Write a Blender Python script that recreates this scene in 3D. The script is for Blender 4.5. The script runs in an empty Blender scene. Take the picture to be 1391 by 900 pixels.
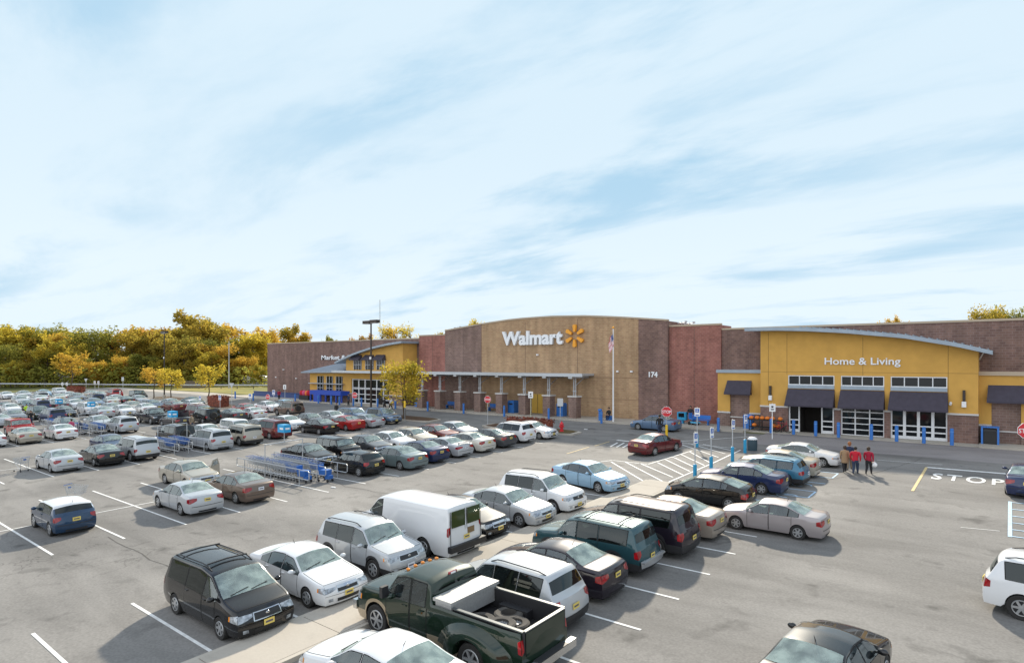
import bpy, bmesh, math, random
from mathutils import Vector, Matrix
random.seed(7)
C = bpy.context.scene.collection
PI = math.pi
R_ = math.radians

# ------------------------------------------------------------------ camera, sky, sun, exposure
SL = 0.0307                      # the lot climbs 3 % towards the store
ZB = 1.72                        # level ground in front of the store
CAMH = 8.0
cam = bpy.data.cameras.new('camera'); camo = bpy.data.objects.new('camera', cam); C.objects.link(camo)
camo.location = (0, 0, CAMH); camo.rotation_euler = (R_(90), 0, math.atan2(.6233, .782))
cam.sensor_width = 36; cam.lens = 840 / 1391 * 36; cam.shift_y = 42 / 1391
cam.clip_end = 6000; cam.clip_start = 0.1
bpy.context.scene.camera = camo
sc = bpy.context.scene
sc.view_settings.view_transform = 'Standard'; sc.view_settings.look = 'None'
sc.view_settings.exposure = 0.78; sc.view_settings.gamma = 1
sc.cycles.max_bounces = 5; sc.cycles.diffuse_bounces = 3; sc.cycles.glossy_bounces = 3
sc.cycles.transmission_bounces = 3; sc.cycles.transparent_max_bounces = 6
sc.cycles.use_denoising = True

SUN_EL = R_(31)
sdx, sdy = -0.19, 0.36           # horizontal direction towards the sun
SUN_AZ = math.atan2(sdx, sdy)    # clockwise from +Y
sl = bpy.data.lights.new('sun', 'SUN'); sl.energy = 3.65; sl.angle = R_(2.0); sl.color = (1, .90, .74)
so = bpy.data.objects.new('sun', sl); C.objects.link(so)
d = Vector((math.sin(SUN_AZ) * math.cos(SUN_EL), math.cos(SUN_AZ) * math.cos(SUN_EL), math.sin(SUN_EL)))
so.rotation_euler = d.to_track_quat('Z', 'Y').to_euler(); so.location = (0, 40, 60)

W = bpy.data.worlds.new('World'); sc.world = W; W.use_nodes = True
nt = W.node_tree; N = nt.nodes; LK = nt.links
for n in list(N): N.remove(n)
def nn(t, **kw):
    n = N.new(t)
    for k, v in kw.items(): setattr(n, k, v)
    return n
out = nn('ShaderNodeOutputWorld'); bg = nn('ShaderNodeBackground'); bg.inputs[1].default_value = 0.14
sky = nn('ShaderNodeTexSky', sky_type='NISHITA', sun_disc=False); sky.sun_elevation = SUN_EL
sky.sun_rotation = SUN_AZ; sky.air_density = 1.0; sky.dust_density = 1.2; sky.ozone_density = 1.5
tc = nn('ShaderNodeTexCoord'); sep = nn('ShaderNodeSeparateXYZ'); LK.new(tc.outputs['Generated'], sep.inputs[0])
def mth(op, a, b=None, clamp=False):
    m = nn('ShaderNodeMath', operation=op); m.use_clamp = clamp
    for i, v in enumerate((a, b)):
        if v is None: continue
        if isinstance(v, (int, float)): m.inputs[i].default_value = v
        else: LK.new(v, m.inputs[i])
    return m.outputs[0]
zc_ = mth('MAXIMUM', sep.outputs[2], 0.0)
zz = mth('ADD', zc_, 0.16)
cx = mth('DIVIDE', sep.outputs[0], zz); cy = mth('DIVIDE', sep.outputs[1], zz)
comb = nn('ShaderNodeCombineXYZ'); LK.new(cx, comb.inputs[0]); LK.new(cy, comb.inputs[1])
mp = nn('ShaderNodeMapping'); LK.new(comb.outputs[0], mp.inputs[0])
mp.inputs['Rotation'].default_value = (0, 0, R_(-43)); mp.inputs['Scale'].default_value = (.62, 1.5, 1)
mp.inputs['Location'].default_value = (3.3, 1.7, 0)
n1 = nn('ShaderNodeTexNoise'); n1.inputs['Scale'].default_value = 1.3; n1.inputs['Detail'].default_value = 10
n1.inputs['Roughness'].default_value = .6; n1.inputs['Distortion'].default_value = .25
LK.new(mp.outputs[0], n1.inputs['Vector'])
r1 = nn('ShaderNodeValToRGB'); r1.color_ramp.elements[0].position = .34; r1.color_ramp.elements[1].position = .56
r1.color_ramp.interpolation = 'EASE'
LK.new(n1.outputs[0], r1.inputs[0])
# veil thicker near the horizon
hz = mth('SUBTRACT', 1.0, mth('MULTIPLY', zc_, 2.6), True)
hz = mth('MULTIPLY', mth('POWER', hz, 1.6), .62)
# broad patches thin the cloud sheet unevenly
n2 = nn('ShaderNodeTexNoise'); n2.inputs['Scale'].default_value = .75; n2.inputs['Detail'].default_value = 3; LK.new(mp.outputs[0], n2.inputs['Vector'])
r2 = nn('ShaderNodeValToRGB'); r2.color_ramp.elements[0].position = .42; r2.color_ramp.elements[1].position = .58; LK.new(n2.outputs[0], r2.inputs[0])
thin = mth('MULTIPLY', mth('SUBTRACT', 1.0, r1.outputs[0]), mth('ADD', mth('MULTIPLY', r2.outputs[0], .42), .26))
cov = mth('SUBTRACT', .76, thin, True)
cov = mth('ADD', cov, mth('MULTIPLY', hz, .75), True)
cl = nn('ShaderNodeMixRGB', blend_type='DARKEN'); cl.inputs[0].default_value = 1; LK.new(sky.outputs[0], cl.inputs[1]); cl.inputs[2].default_value = (1.7, 2.75, 3.6, 1)
mix = nn('ShaderNodeMixRGB'); LK.new(cov, mix.inputs[0]); LK.new(cl.outputs[0], mix.inputs[1])
# clouds out of view behind the camera, brightened as added fill for the shaded facade
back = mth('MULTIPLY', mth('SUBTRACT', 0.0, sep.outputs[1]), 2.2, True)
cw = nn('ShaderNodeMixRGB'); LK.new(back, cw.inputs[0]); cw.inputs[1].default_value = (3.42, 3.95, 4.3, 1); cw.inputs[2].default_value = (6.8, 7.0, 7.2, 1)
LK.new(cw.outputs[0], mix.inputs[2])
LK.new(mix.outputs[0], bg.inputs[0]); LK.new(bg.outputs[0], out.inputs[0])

# ------------------------------------------------------------------ materials
def mat(name, col, rough=.7, metal=0, coat=0, var=0, scale=4, spec=.5, bump=0, coat_ior=1.5):
    m = bpy.data.materials.new(name); m.use_nodes = True; t = m.node_tree; b = t.nodes['Principled BSDF']
    b.inputs['Base Color'].default_value = (*col, 1); b.inputs['Roughness'].default_value = rough
    b.inputs['Metallic'].default_value = metal; b.inputs['Coat Weight'].default_value = coat
    b.inputs['Coat Roughness'].default_value = .03; b.inputs['Coat IOR'].default_value = coat_ior; b.inputs['Specular IOR Level'].default_value = spec
    if var or bump:
        tcx = t.nodes.new('ShaderNodeTexCoord'); nz = t.nodes.new('ShaderNodeTexNoise')
        nz.inputs['Scale'].default_value = scale; nz.inputs['Detail'].default_value = 5
        t.links.new(tcx.outputs['Object'], nz.inputs['Vector'])
        if var:
            rp = t.nodes.new('ShaderNodeValToRGB')
            rp.color_ramp.elements[0].position = .3; rp.color_ramp.elements[1].position = .7
            rp.color_ramp.elements[0].color = (*[c * (1 - var) for c in col], 1)
            rp.color_ramp.elements[1].color = (*[min(1, c * (1 + var)) for c in col], 1)
            t.links.new(nz.outputs[0], rp.inputs[0]); t.links.new(rp.outputs[0], b.inputs['Base Color'])
        if bump:
            bp = t.nodes.new('ShaderNodeBump'); bp.inputs['Strength'].default_value = bump
            bp.inputs['Distance'].default_value = .02
            t.links.new(nz.outputs[0], bp.inputs['Height']); t.links.new(bp.outputs[0], b.inputs['Normal'])
    return m

def ground_mat(name, cols, patch=.5, fine=.25, rough=.9, wear=False):
    """three tone worn surface: large stains, medium wear, fine aggregate"""
    m = bpy.data.materials.new(name); m.use_nodes = True; t = m.node_tree; b = t.nodes['Principled BSDF']
    b.inputs['Roughness'].default_value = rough; b.inputs['Specular IOR Level'].default_value = .3
    g = t.nodes.new('ShaderNodeNewGeometry')
    def noise(s, det=4, dist=0, stretch=None):
        nz = t.nodes.new('ShaderNodeTexNoise'); nz.inputs['Scale'].default_value = s; nz.inputs['Detail'].default_value = det
        nz.inputs['Distortion'].default_value = dist
        if stretch:
            mp = t.nodes.new('ShaderNodeMapping'); mp.inputs['Scale'].default_value = stretch
            t.links.new(g.outputs['Position'], mp.inputs[0]); t.links.new(mp.outputs[0], nz.inputs['Vector'])
        else: t.links.new(g.outputs['Position'], nz.inputs['Vector'])
        return nz.outputs[0]
    def ramp(src, stops):
        rp = t.nodes.new('ShaderNodeValToRGB'); e = rp.color_ramp.elements
        e[0].position, e[0].color = stops[0][0], (*stops[0][1], 1); e[1].position, e[1].color = stops[-1][0], (*stops[-1][1], 1)
        for p, c in stops[1:-1]: q = e.new(p); q.color = (*c, 1)
        t.links.new(src, rp.inputs[0]); return rp.outputs[0]
    def mixc(a, b_, mode, fac):
        mx = t.nodes.new('ShaderNodeMixRGB'); mx.blend_type = mode; mx.inputs[0].default_value = fac
        t.links.new(a, mx.inputs[1]); t.links.new(b_, mx.inputs[2]); return mx.outputs[0]
    base = ramp(noise(.09, 5, .6), [(.35, cols[0]), (.5, cols[1]), (.65, cols[2])])
    g1 = ramp(noise(.35, 6, 1.2, (.35, 1, 1)), [(.38, (.74,) * 3), (.52, (1,) * 3), (.7, (1.08,) * 3)])
    g2 = ramp(noise(14, 3), [(.3, (.72,) * 3), (.7, (1.25,) * 3)])
    g3 = ramp(noise(1.6, 4, .5), [(.30, (.8,) * 3), (.42, (1,) * 3), (1, (1.02,) * 3)])
    c = mixc(base, g1, 'MULTIPLY', patch); c = mixc(c, g2, 'MULTIPLY', fine); c = mixc(c, g3, 'MULTIPLY', patch)
    if wear:
        # oil spots, tyre polished bands and sealed cracks
        c = mixc(c, ramp(noise(.75, 3, .3), [(.26, (.42,) * 3), (.39, (1,) * 3), (1, (1,) * 3)]), 'MULTIPLY', .75)
        c = mixc(c, ramp(noise(.5, 5, .8, (.12, 1.3, 1)), [(.3, (.84,) * 3), (.5, (1,) * 3), (.75, (1.1,) * 3)]), 'MULTIPLY', .8)
        mpv = t.nodes.new('ShaderNodeMapping'); add = t.nodes.new('ShaderNodeMixRGB'); add.blend_type = 'ADD'; add.inputs[0].default_value = 1
        nz = t.nodes.new('ShaderNodeTexNoise'); nz.inputs['Scale'].default_value = .5; nz.inputs['Detail'].default_value = 6; t.links.new(g.outputs['Position'], nz.inputs['Vector'])
        mul = t.nodes.new('ShaderNodeVectorMath'); mul.operation = 'SCALE'; mul.inputs['Scale'].default_value = 5.0; t.links.new(nz.outputs['Color'], mul.inputs[0])
        ad = t.nodes.new('ShaderNodeVectorMath'); ad.operation = 'ADD'; t.links.new(g.outputs['Position'], ad.inputs[0]); t.links.new(mul.outputs[0], ad.inputs[1])
        vo = t.nodes.new('ShaderNodeTexVoronoi'); vo.feature = 'DISTANCE_TO_EDGE'; vo.inputs['Scale'].default_value = .085; t.links.new(ad.outputs[0], vo.inputs['Vector'])
        cr = ramp(vo.outputs['Distance'], [(.0, (.45,) * 3), (.0016, (.6,) * 3), (.003, (1,) * 3)])
        mk = ramp(noise(.06, 2), [(.53, (0,) * 3), (.60, (.8,) * 3)])
        mx = t.nodes.new('ShaderNodeMixRGB'); mx.blend_type = 'MULTIPLY'; t.links.new(mk, mx.inputs[0]); t.links.new(c, mx.inputs[1]); t.links.new(cr, mx.inputs[2]); c = mx.outputs[0]
    t.links.new(c, b.inputs['Base Color'])
    bp = t.nodes.new('ShaderNodeBump'); bp.inputs['Strength'].default_value = .25; bp.inputs['Distance'].default_value = .01
    t.links.new(noise(40, 2), bp.inputs['Height']); t.links.new(bp.outputs[0], b.inputs['Normal'])
    return m

def brick_mat(name, c1, c2, mortar, bw=.4, bh=.2, blotch=.5):
    m = bpy.data.materials.new(name); m.use_nodes = True; t = m.node_tree; b = t.nodes['Principled BSDF']
    b.inputs['Roughness'].default_value = .85
    g = t.nodes.new('ShaderNodeNewGeometry'); s = t.nodes.new('ShaderNodeSeparateXYZ'); t.links.new(g.outputs['Position'], s.inputs[0])
    ad = t.nodes.new('ShaderNodeMath'); ad.operation = 'ADD'; t.links.new(s.outputs[0], ad.inputs[0]); t.links.new(s.outputs[1], ad.inputs[1])
    cb = t.nodes.new('ShaderNodeCombineXYZ'); t.links.new(ad.outputs[0], cb.inputs[0]); t.links.new(s.outputs[2], cb.inputs[1])
    br = t.nodes.new('ShaderNodeTexBrick'); t.links.new(cb.outputs[0], br.inputs['Vector'])
    br.inputs['Scale'].default_value = 1; br.inputs['Brick Width'].default_value = bw; br.inputs['Row Height'].default_value = bh
    br.inputs['Mortar Size'].default_value = .012; br.inputs['Color1'].default_value = (*c1, 1); br.inputs['Color2'].default_value = (*c2, 1)
    br.inputs['Mortar'].default_value = (*mortar, 1); br.inputs['Bias'].default_value = 0
    nz = t.nodes.new('ShaderNodeTexNoise'); nz.inputs['Scale'].default_value = .55; nz.inputs['Detail'].default_value = 8
    nz.inputs['Roughness'].default_value = .72
    t.links.new(g.outputs['Position'], nz.inputs['Vector'])
    rp = t.nodes.new('ShaderNodeValToRGB'); rp.color_ramp.elements[0].position = .32; rp.color_ramp.elements[1].position = .68
    rp.color_ramp.elements[0].color = (.68, .66, .66, 1); rp.color_ramp.elements[1].color = (1.3, 1.32, 1.36, 1)
    t.links.new(nz.outputs[0], rp.inputs[0])
    mx = t.nodes.new('ShaderNodeMixRGB'); mx.blend_type = 'MULTIPLY'; mx.inputs[0].default_value = blotch
    t.links.new(br.outputs[0], mx.inputs[1]); t.links.new(rp.outputs[0], mx.inputs[2])
    mp = t.nodes.new('ShaderNodeMapping'); mp.inputs['Scale'].default_value = (1, 1, .12); t.links.new(g.outputs['Position'], mp.inputs[0])
    n2 = t.nodes.new('ShaderNodeTexNoise'); n2.inputs['Scale'].default_value = 1.4; n2.inputs['Detail'].default_value = 4; t.links.new(mp.outputs[0], n2.inputs['Vector'])
    r2 = t.nodes.new('ShaderNodeValToRGB'); r2.color_ramp.elements[0].position = .35; r2.color_ramp.elements[1].position = .65; r2.color_ramp.elements[0].color = (.86, .86, .86, 1); r2.color_ramp.elements[1].color = (1.12, 1.12, 1.14, 1)
    t.links.new(n2.outputs[0], r2.inputs[0]); m2 = t.nodes.new('ShaderNodeMixRGB'); m2.blend_type = 'MULTIPLY'; m2.inputs[0].default_value = 1
    t.links.new(mx.outputs[0], m2.inputs[1]); t.links.new(r2.outputs[0], m2.inputs[2]); t.links.new(m2.outputs[0], b.inputs['Base Color'])
    return m

asphalt = ground_mat('asphalt', [(.172, .165, .156), (.212, .203, .191), (.246, .235, .220)], .6, .5, wear=True)
lane_m = ground_mat('lane asphalt', [(.17, .165, .158), (.205, .198, .188), (.225, .218, .205)], .5, .4, wear=True)
concrete = ground_mat('concrete', [(.35, .315, .265), (.41, .37, .315), (.45, .41, .355)], .3, .12)
kerb_m = ground_mat('kerb concrete', [(.38, .35, .30), (.44, .40, .34), (.48, .44, .38)], .4, .15)
paver_m = ground_mat('stamped crossing', [(.22, .20, .20), (.26, .24, .235), (.30, .275, .27)], .6, .3)
grass_m = ground_mat('grass', [(.16, .16, .035), (.24, .21, .045), (.30, .24, .06)], .5, .4)
dirt_m = ground_mat('forest floor', [(.07, .08, .02), (.10, .11, .03), (.14, .13, .04)], .5, .4)
mulch_m = ground_mat('mulch', [(.06, .035, .02), (.10, .055, .03), (.12, .10, .03)], .5, .5)
paint_w = mat('white road paint', (.72, .72, .70), .8, var=.14, scale=5)
paint_b = mat('pale blue road paint', (.45, .62, .78), .8, var=.15, scale=5)
paint_y = mat('faded yellow road paint', (.62, .48, .24), .8, var=.2, scale=5)
joint_m = mat('slab joint', (.14, .10, .075), .9)
crack_m = mat('tar crack', (.085, .078, .07), .9)

brick_brown = brick_mat('brown brick', (.235, .152, .118), (.17, .106, .086), (.27, .21, .185))
brick_purple = brick_mat('purple brown brick', (.23, .136, .105), (.155, .090, .074), (.25, .185, .16))
brick_tan = brick_mat('tan brick', (.43, .28, .150), (.35, .215, .115), (.42, .32, .22), blotch=.35)
brick_red = brick_mat('red brick', (.33, .135, .10), (.245, .093, .072), (.34, .20, .165))
ochre = mat('ochre stucco', (.61, .345, .078), .85, var=.07, scale=1.2)
ochre2 = mat('ochre door paint', (.66, .40, .06), .5)
awn_m = mat('dark purple awning fabric', (.050, .043, .062), .8, var=.12, scale=3)
trim_m = mat('pale stone trim', (.58, .56, .53), .7)
metal_roof = mat('standing seam metal', (.30, .36, .42), .4, .3, var=.08, scale=2)
white_frame = mat('white door frame', (.72, .73, .74), .45)
dark_glass = mat('store glass', (.010, .012, .014), .05, spec=.28)
dark_in = mat('dark interior', (.02, .016, .014), .9)
steel = mat('grey painted steel', (.42, .43, .45), .45, .3)
galv = mat('galvanised steel', (.48, .50, .52), .4, .6)
dark_steel = mat('dark bronze steel', (.045, .033, .028), .5, .2)
blue_m = mat('bollard blue', (.035, .17, .52), .45)
teal_m = mat('teal blue plastic', (.02, .29, .52), .45)
cartblue = mat('cart blue plastic', (.03, .13, .42), .45)
red_m = mat('stop red', (.60, .02, .03), .4)
white_m = mat('sign white', (.80, .80, .80), .5)
letter_w = mat('letter white', (.82, .84, .86), .4)
spark_m = mat('spark yellow', (.85, .36, .02), .4)
yellow_m = mat('safety yellow', (.80, .50, .02), .45)
black_m = mat('black plastic', (.018, .018, .018), .6)
rubber = mat('tyre rubber', (.022, .021, .020), .85)
orange_m = mat('pumpkin orange', (.70, .19, .02), .5, var=.15, scale=9)
bark = mat('bark', (.09, .065, .045), .95, var=.3, scale=6)
redshrub = mat('russet leaves', (.20, .055, .03), .8, var=.5, scale=3)
greenm = mat('green bin', (.03, .16, .12), .5)
cap_m = mat('tan parapet cap', (.46, .37, .27), .7)
hc_blue = mat('sign blue', (.03, .12, .45), .5)
wood_m = mat('fence wood', (.14, .11, .08), .9)

# ------------------------------------------------------------------ mesh helpers
class MB:
    def __init__(s): s.v = []; s.f = []; s.m = []
    def add(s, vs, fs, mi=0):
        o = len(s.v); s.v += [tuple(v) for v in vs]
        for f in fs: s.f.append(tuple(i + o for i in f)); s.m.append(mi)
    def box(s, c, sz, rz=0, mi=0, taper=1.0):
        hx, hy, hz = sz[0] / 2, sz[1] / 2, sz[2] / 2; cr, sr = math.cos(rz), math.sin(rz); vs = []
        for k in (-1, 1):
            q = taper if k > 0 else 1
            for x, y in ((-1, -1), (1, -1), (1, 1), (-1, 1)):
                X, Y = x * hx * q, y * hy * q; vs.append((c[0] + X * cr - Y * sr, c[1] + X * sr + Y * cr, c[2] + k * hz))
        s.add(vs, [(0, 3, 2, 1), (4, 5, 6, 7), (0, 1, 5, 4), (1, 2, 6, 5), (2, 3, 7, 6), (3, 0, 4, 7)], mi)
    def b2(s, x0, x1, y0, y1, z0, z1, mi=0): s.box(((x0 + x1) / 2, (y0 + y1) / 2, (z0 + z1) / 2), (x1 - x0, y1 - y0, z1 - z0), 0, mi)
    def cyl(s, a, b, r, n=8, r2=None, mi=0, caps=True):
        a, b = Vector(a), Vector(b); r2 = r if r2 is None else r2; ax = (b - a).normalized()
        u = ax.orthogonal().normalized(); w = ax.cross(u); vs = []
        for p, rr in ((a, r), (b, r2)):
            for i in range(n): t = 2 * PI * i / n; vs.append(p + (u * math.cos(t) + w * math.sin(t)) * rr)
        fs = [(i, (i + 1) % n, n + (i + 1) % n, n + i) for i in range(n)]
        if caps: fs += [tuple(range(n - 1, -1, -1)), tuple(range(n, 2 * n))]
        s.add(vs, fs, mi)
    def path(s, pts, r, n=6, mi=0):
        for a, b in zip(pts, pts[1:]): s.cyl(a, b, r, n, mi=mi)
    def lathe(s, prof, c=(0, 0, 0), n=16, axis='z', mi=0):
        vs = []
        for r, h in prof:
            for i in range(n):
                t = 2 * PI * i / n; x, y = r * math.cos(t), r * math.sin(t)
                p = (x, y, h) if axis == 'z' else (x, h, y) if axis == 'y' else (h, x, y)
                vs.append((c[0] + p[0], c[1] + p[1], c[2] + p[2]))
        fs = []
        for j in range(len(prof) - 1):
            for i in range(n):
                a, b_ = j * n + i, j * n + (i + 1) % n; fs.append((a, b_, b_ + n, a + n) if axis != 'y' else (a, a + n, b_ + n, b_))
        s.add(vs, fs, mi)
    def grid(s, rows, mi=0, flip=False):
        n = len(rows[0]); vs = [p for r in rows for p in r]; fs = []
        for j in range(len(rows) - 1):
            for i in range(n - 1):
                a = j * n + i; f = (a, a + 1, a + n + 1, a + n); fs.append(f[::-1] if flip else f)
        s.add(vs, fs, mi)
    def prism(s, poly, y0, y1, mi=0):     # poly in (x,z), extruded along y
        n = len(poly); vs = [(x, y0, z) for x, z in poly] + [(x, y1, z) for x, z in poly]
        s.add(vs, [tuple(range(n)), tuple(range(2 * n - 1, n - 1, -1))] + [(i, i + n, (i + 1) % n + n, (i + 1) % n) for i in range(n)], mi)
    def slab(s, poly, z0, z1, mi=0):      # poly in (x,y)
        n = len(poly); f0 = z0 if callable(z0) else (lambda x, y: z0); f1 = z1 if callable(z1) else (lambda x, y: z1)
        vs = [(x, y, f0(x, y)) for x, y in poly] + [(x, y, f1(x, y)) for x, y in poly]
        s.add(vs, [tuple(range(n - 1, -1, -1)), tuple(range(n, 2 * n))] + [(i, (i + 1) % n, (i + 1) % n + n, i + n) for i in range(n)], mi)
    def sphere(s, c, r, n=10, m=6, sc_=(1, 1, 1), mi=0):
        prof = [(max(r * math.sin(PI * j / m), 1e-4), -r * math.cos(PI * j / m)) for j in range(m + 1)]; vs = []
        for rr, h in prof:
            for i in range(n): t = 2 * PI * i / n; vs.append((c[0] + rr * math.cos(t) * sc_[0], c[1] + rr * math.sin(t) * sc_[1], c[2] + h * sc_[2]))
        s.add(vs, [(j * n + i, j * n + (i + 1) % n, (j + 1) * n + (i + 1) % n, (j + 1) * n + i) for j in range(m) for i in range(n)], mi)
    def mesh(s, name, mats, smooth=False, merge=False, angle=40, fixn=False):
        me = bpy.data.meshes.new(name); me.from_pydata(s.v, [], s.f)
        mats = mats if isinstance(mats, (list, tuple)) else [mats]
        for m in mats: me.materials.append(m)
        for p, mi in zip(me.polygons, s.m): p.material_index = min(mi, len(mats) - 1)
        if merge or fixn:
            bm = bmesh.new(); bm.from_mesh(me)
            if merge: bmesh.ops.remove_doubles(bm, verts=bm.verts, dist=.0005)
            if fixn: bmesh.ops.recalc_face_normals(bm, faces=bm.faces)
            bm.to_mesh(me); bm.free()
        if smooth:
            me.shade_smooth()
            me.set_sharp_from_angle(angle=R_(angle))
        me.update(); return me
    def build(s, name, mats, parent=None, **kw):
        return link(name, s.mesh(name, mats, **kw), parent)

def link(name, me, parent=None):
    o = bpy.data.objects.new(name, me); C.objects.link(o)
    if parent: o.parent = parent
    return o
def tag(o, label=None, cat=None, group=None, kind=None):
    if label: o['label'] = label
    if cat: o['category'] = cat
    if group: o['group'] = group
    if kind: o['kind'] = kind
    return o
def empty(name, loc=(0, 0, 0), rz=0, tilt=False):
    o = bpy.data.objects.new(name, None); C.objects.link(o); o.empty_display_size = .3
    place(o, loc, rz, tilt); return o
def place(o, loc, rz=0, tilt=False):
    o.location = loc
    R = Matrix.Rotation(rz, 3, 'Z')
    if tilt: R = Matrix.Rotation(math.atan(SL), 3, 'X') @ R
    o.rotation_euler = R.to_euler()
def copy_tree(o, parent=None):
    c = o.copy(); C.objects.link(c)
    if parent: c.parent = parent
    for ch in list(o.children): copy_tree(ch, c)
    return c
def gz(x, y): return SL * y if y < ZB / SL else ZB
def G(px, py, h=0):
    """ground point under a point of the photograph's survey"""
    xc = (px - 695.5) / 840; dX = .782 * xc - .6233; dY = .6233 * xc + .782; dz = (492 - py) / 840
    t = (CAMH - h) / (SL * dY - dz)
    if t * dY > ZB / SL: t = (ZB + h - CAMH) / dz
    return t * dX, t * dY
def struct(mb, name, mats, **kw): return tag(mb.build(name, mats, **kw), kind='structure')

# ------------------------------------------------------------------ ground
YS = ZB / SL   # 56.03
def sheet(name, x0, x1, y0, y1, m, dz=0.0, nx=1):
    mb = MB(); ys = sorted({y0, y1, *[y for y in (YS,) if y0 < y < y1]})
    mb.grid([[(x, y, gz(x, y) + dz) for x in (x0, x1)] for y in ys]); return struct(mb, name, m)
sheet('ground', -2500, 2500, -600, 2800, dirt_m, -.03)
sheet('parking_lot', -174, 140, -160, 51.2, asphalt, 0)
sheet('front_lane', -174, 140, 51.2, 56.03, lane_m, 0)
mb = MB(); poly = [(-174, 56.0), (-114, 56.0), (-114, 60), (-128, 61.5), (-150, 60.5), (-174, 60.0)]
mb.add([(x, y, ZB + .004) for x, y in poly], [tuple(range(len(poly)))]); struct(mb, 'side_road', concrete)
# grass verge with soft edge
mb = MB(); poly = [(-172, 62.5), (-150, 61.5), (-128, 62.2), (-113, 62.5), (-113, 200), (-174, 108), (-175, 75)]
mb.add([(x, y, ZB + .012) for x, y in poly], [tuple(range(len(poly)))]); struct(mb, 'grass_verge', grass_m)

# sidewalk in front of the store
mb = MB(); mb.slab([(-112, 56.03), (-18.3, 56.03), (-18.3, 63), (-112, 63)], ZB - .1, ZB + .15)
mb.slab([(-1.5, 56.9), (40, 56.9), (40, 63), (-1.5, 63)], ZB - .1, ZB + .15)
mb.slab([(-18.3, 57.2), (-1.5, 57.2), (-1.5, 63), (-18.3, 63)], ZB - .1, ZB + .10)
struct(mb, 'sidewalk', kerb_m)
# stamped crossing
sheet('paved_crossing', -16.5, 12, 50.3, 57.15, paver_m, .006)
mb = MB()
for i in range(17):
    y = 50.7 + i * .4; mb.add([(-16.5, y, gz(0, y) + .011), (12, y, gz(0, y) + .011), (12, y + .09, gz(0, y + .09) + .011), (-16.5, y + .09, gz(0, y + .09) + .011)], [(0, 1, 2, 3)])
struct(mb, 'crossing_joints', mat('paver joints', (.36, .34, .33), .9))

# concrete walkway between the two nearest rows
WX0, WX1, WY1 = -16.45, -14.35, 33.2
mb = MB()
y = -20.0; edge = []
while y < WY1:
    y2 = min(y + 3.05, WY1)
    mb.slab([(WX0 + .16, y + .012), (WX1 - .16, y + .012), (WX1 - .16, y2 - .012), (WX0 + .16, y2 - .012)], lambda a, b: gz(a, b) - .1, lambda a, b: gz(a, b) + .135); y = y2
mb.slab([(WX0 + .1, -20), (WX1 - .1, -20), (WX1 - .1, WY1 - .05), (WX0 + .1, WY1 - .05)], lambda a, b: gz(a, b) - .1, lambda a, b: gz(a, b) + .11, 1)
struct(mb, 'concrete_walkway', [concrete, joint_m])
mb = MB()
for x0, x1 in ((WX0, WX0 + .15), (WX1 - .15, WX1)):
    mb.slab([(x0, -20), (x1, -20), (x1, WY1), (x0, WY1)], lambda a, b: gz(a, b) - .1, lambda a, b: gz(a, b) + .13)
mb.slab([(WX0 + .15, WY1), (WX1 - .15, WY1), (WX1 - .15, WY1 + .15), (WX0 + .15, WY1 + .15)], lambda a, b: gz(a, b) - .1, lambda a, b: gz(a, b) + .13)
struct(mb, 'walkway_kerb', kerb_m)

# painted markings
def line(mb, a, b, w=.1, mi=0, dz=.010):
    a, b = Vector(a[:2]), Vector(b[:2]); d = (b - a).normalized(); n = Vector((-d.y, d.x)) * w / 2
    pts = [a + n, a - n, b - n, b + n]; mb.add([(p.x, p.y, gz(p.x, p.y) + dz) for p in pts], [(0, 1, 2, 3)], mi)
mb = MB()
P0 = 2.6
for k in range(-4, 10): line(mb, (-22.0, 7.95 + P0 * k), (WX0 - .05, 7.95 + P0 * k))
for k in range(-4, 8): line(mb, (WX1 + .05, 8.05 + P0 * k), (-8.0, 8.05 + P0 * k))
for xc_, ks in ((-36.1, range(-5, 14)), (-55.5, range(-5, 14)), (-75, range(-4, 14)), (-94.3, range(-3, 14)), (-113.7, range(0, 14)), (-133, range(4, 14))):
    y0 = 7.95 + P0 * ks[0]; y1 = 7.95 + P0 * ks[-1]
    line(mb, (xc_, y0), (xc_, y1), .1, dz=.014)
    for k in ks: line(mb, (xc_ - 6.1, 7.95 + P0 * k), (xc_ + 6.1, 7.95 + P0 * k))
struct(mb, 'stall_lines', paint_w)
# hatched zone at the end of the walkway
mb = MB()
def L2(p, q, w=.11, mi=0, dz=.014): line(mb, G(*p), G(*q), w, mi, dz)
L2((816, 627), (832, 625)); L2((816, 629), (853, 663)); L2((832, 625), (880, 630.5)); L2((880, 630.5), (940, 612)); L2((853, 663), (884, 665)); L2((884, 665), (968, 629)); L2((968, 629), (1006, 611))
for a, b in [((830, 627), (887, 661)), ((849, 627), (901, 654)), ((869, 629), (914, 648)), ((893, 628), (928, 645)), ((904, 624), (937, 640)), ((914, 620.5), (947, 636)), ((925, 617), (957, 632)), ((936, 613), (966, 629)), ((921, 602), (976, 621)), ((935, 602), (985, 616)), ((955, 603), (995, 612))]: L2(a, b)
L2((921, 599.5), (1060, 590)); L2((921, 601), (1000, 609)); L2((838, 597.5), (865, 600.5), .3)
for i in range(5): L2((839 - i * -9, 601 + i * .2), (829 + i * 8.5, 606.5 + i * .6), .14)
struct(mb, 'hatched_markings', paint_w)
mb = MB(); L2((770, 616), (800, 607), .1); L2((808, 605.5), (828, 599.5), .1); L2((1258.8, 634.4), (1239.4, 666.7), .14); struct(mb, 'yellow_lane_lines', paint_y)
mb = MB(); L2((1258.8, 634.5), (1375, 644), .34); L2((1191, 624.5), (1280, 631), .07); L2((1305, 716), (1358, 721), .05)
struct(mb, 'stop_bar', paint_w)
mb = MB()
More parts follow.
